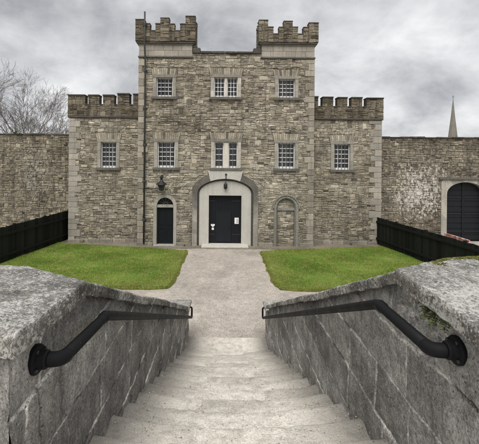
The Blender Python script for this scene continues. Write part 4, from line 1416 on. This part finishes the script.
# ================================================================== DISTANT CHURCH
ch = thing('church_spire', 'slender pointed stone church spire rising far off beyond the right yard wall', 'spire', (90.4, 150, 0))
mb = MB(); n = 8
prof = [(3.0, 9.5), (1.68, 16), (.80, 23.5), (.16, 30.2), (.1, 30.6)]
mb.lathe(prof, (90.4, 150, 0), (0, 0, 1), 8); mb.build('spire', M['spire'], ch)
mb = MB(); mb.bbox(87.4, 93.4, 147, 153, 0, 9.6, .1); mb.build('tower', M['spire'], ch)
mb = MB(); mb.tube([(90.4, 150, 30.5), (90.4, 150, 32.4)], .06, 6); mb.tube([(89.9, 150, 31.7), (90.9, 150, 31.7)], .06, 6); mb.build('finial_cross', M['iron'], ch)
for k in range(4):
    w = math.pi / 4 * (2 * k) + .39
    mb = MB(); x = 90.4 + 1.62 * math.cos(w); y = 150 + 1.62 * math.sin(w)
    mb.bbox(x - .22, x + .22, y - .22, y + .22, 14.5, 16.6, .1); mb.build('lucarne', M['spire'], ch)

# ================================================================== LIGHT, SKY, CAMERA
SUN_EL, SUN_AZ = 58, 190     # azimuth measured clockwise from +Y: the light comes from behind the camera's left shoulder
w = bpy.data.worlds.new('World'); scene.world = w; w.use_nodes = True
nt = w.node_tree; nt.nodes.clear()
def N(k): return nt.nodes.new(k)
out = N('ShaderNodeOutputWorld'); bg = N('ShaderNodeBackground'); nt.links.new(bg.outputs[0], out.inputs[0])
sky = N('ShaderNodeTexSky'); sky.sky_type = 'NISHITA'; sky.sun_disc = False
sky.sun_elevation = R(SUN_EL); sky.sun_rotation = R(SUN_AZ)
tc = N('ShaderNodeTexCoord'); sp = N('ShaderNodeSeparateXYZ'); nt.links.new(tc.outputs['Generated'], sp.inputs[0])
def MA(op, a, b=0.0):
    m = N('ShaderNodeMath'); m.operation = op
    for s, v in ((m.inputs[0], a), (m.inputs[1], b)):
        if isinstance(v, (int, float)): s.default_value = v
        else: nt.links.new(v, s)
    return m.outputs[0]
zz = MA('ADD', MA('MAXIMUM', sp.outputs[2], 0.0), .42)
cb = N('ShaderNodeCombineXYZ'); nt.links.new(MA('DIVIDE', sp.outputs[0], zz), cb.inputs[0]); nt.links.new(MA('DIVIDE', sp.outputs[1], zz), cb.inputs[1])
cb.inputs[2].default_value = 4.7
def NO(scale, det, rough, dist=0, off=0):
    mp = N('ShaderNodeMapping'); mp.inputs['Location'].default_value = (31.7 + off, 19.0, 23.0); nt.links.new(cb.outputs[0], mp.inputs[0])
    x = N('ShaderNodeTexNoise'); nt.links.new(mp.outputs[0], x.inputs['Vector']); x.inputs['Scale'].default_value = scale; x.inputs['Detail'].default_value = det
    x.inputs['Roughness'].default_value = rough; x.inputs['Distortion'].default_value = dist; return x.outputs['Fac']
n1 = NO(1.7, 7, .55,   .35, 0); n2 = NO(5.0, 6, .62, .3, 1.0)
s_ = MA('ADD', MA('MULTIPLY', n1, .7), MA('MULTIPLY', n2, .3))
rp = N('ShaderNodeValToRGB'); nt.links.new(s_, rp.inputs[0])
e = rp.color_ramp.elements; e[0].position = .37; e[0].color = (.30, .305, .32, 1); e[1].position = .64; e[1].color = (.72, .724, .728, 1)
m_ = e.new(.5); m_.color = (.50, .505, .517, 1)
sc = N('ShaderNodeMix'); sc.data_type = 'RGBA'; sc.blend_type = 'MULTIPLY'; sc.inputs[0].default_value = 1
nt.links.new(rp.outputs[0], sc.inputs[6]); sc.inputs[7].default_value = (13.5, 13.5, 13.5, 1)
mx = N('ShaderNodeMix'); mx.data_type = 'RGBA'; mx.inputs[0].default_value = .94
nt.links.new(sky.outputs[0], mx.inputs[6]); nt.links.new(sc.outputs[2], mx.inputs[7])
nt.links.new(mx.outputs[2], bg.inputs[0]); bg.inputs[1].default_value = .1

sl = bpy.data.lights.new('sun', 'SUN'); sl.energy = 3.3; sl.angle = R(40); sl.color = (1, .965, .91)
so = bpy.data.objects.new('sun', sl); col.objects.link(so)
az = R(SUN_AZ); el = R(SUN_EL)
dirv = Vector((math.sin(az) * math.cos(el), math.cos(az) * math.cos(el), math.sin(el)))
so.rotation_euler = dirv.to_track_quat('Z', 'Y').to_euler(); so.location = dirv * 50

cam = bpy.data.cameras.new('camera'); co = bpy.data.objects.new('camera', cam); col.objects.link(co); scene.camera = co
cam.sensor_fit = 'HORIZONTAL'; cam.sensor_width = 36; cam.lens = 36 * 380 / 479
cam.shift_x = 16 / 479; cam.shift_y = -57 / 479
cam.clip_start = .05; cam.clip_end = 2000
co.location = (0, 0, 4.05); co.rotation_euler = (R(90), R(-.5), 0)

scene.view_settings.view_transform = 'Standard'; scene.view_settings.look = 'None'; scene.view_settings.exposure = 0
scene.render.engine = 'CYCLES'
scene.cycles.use_denoising = True
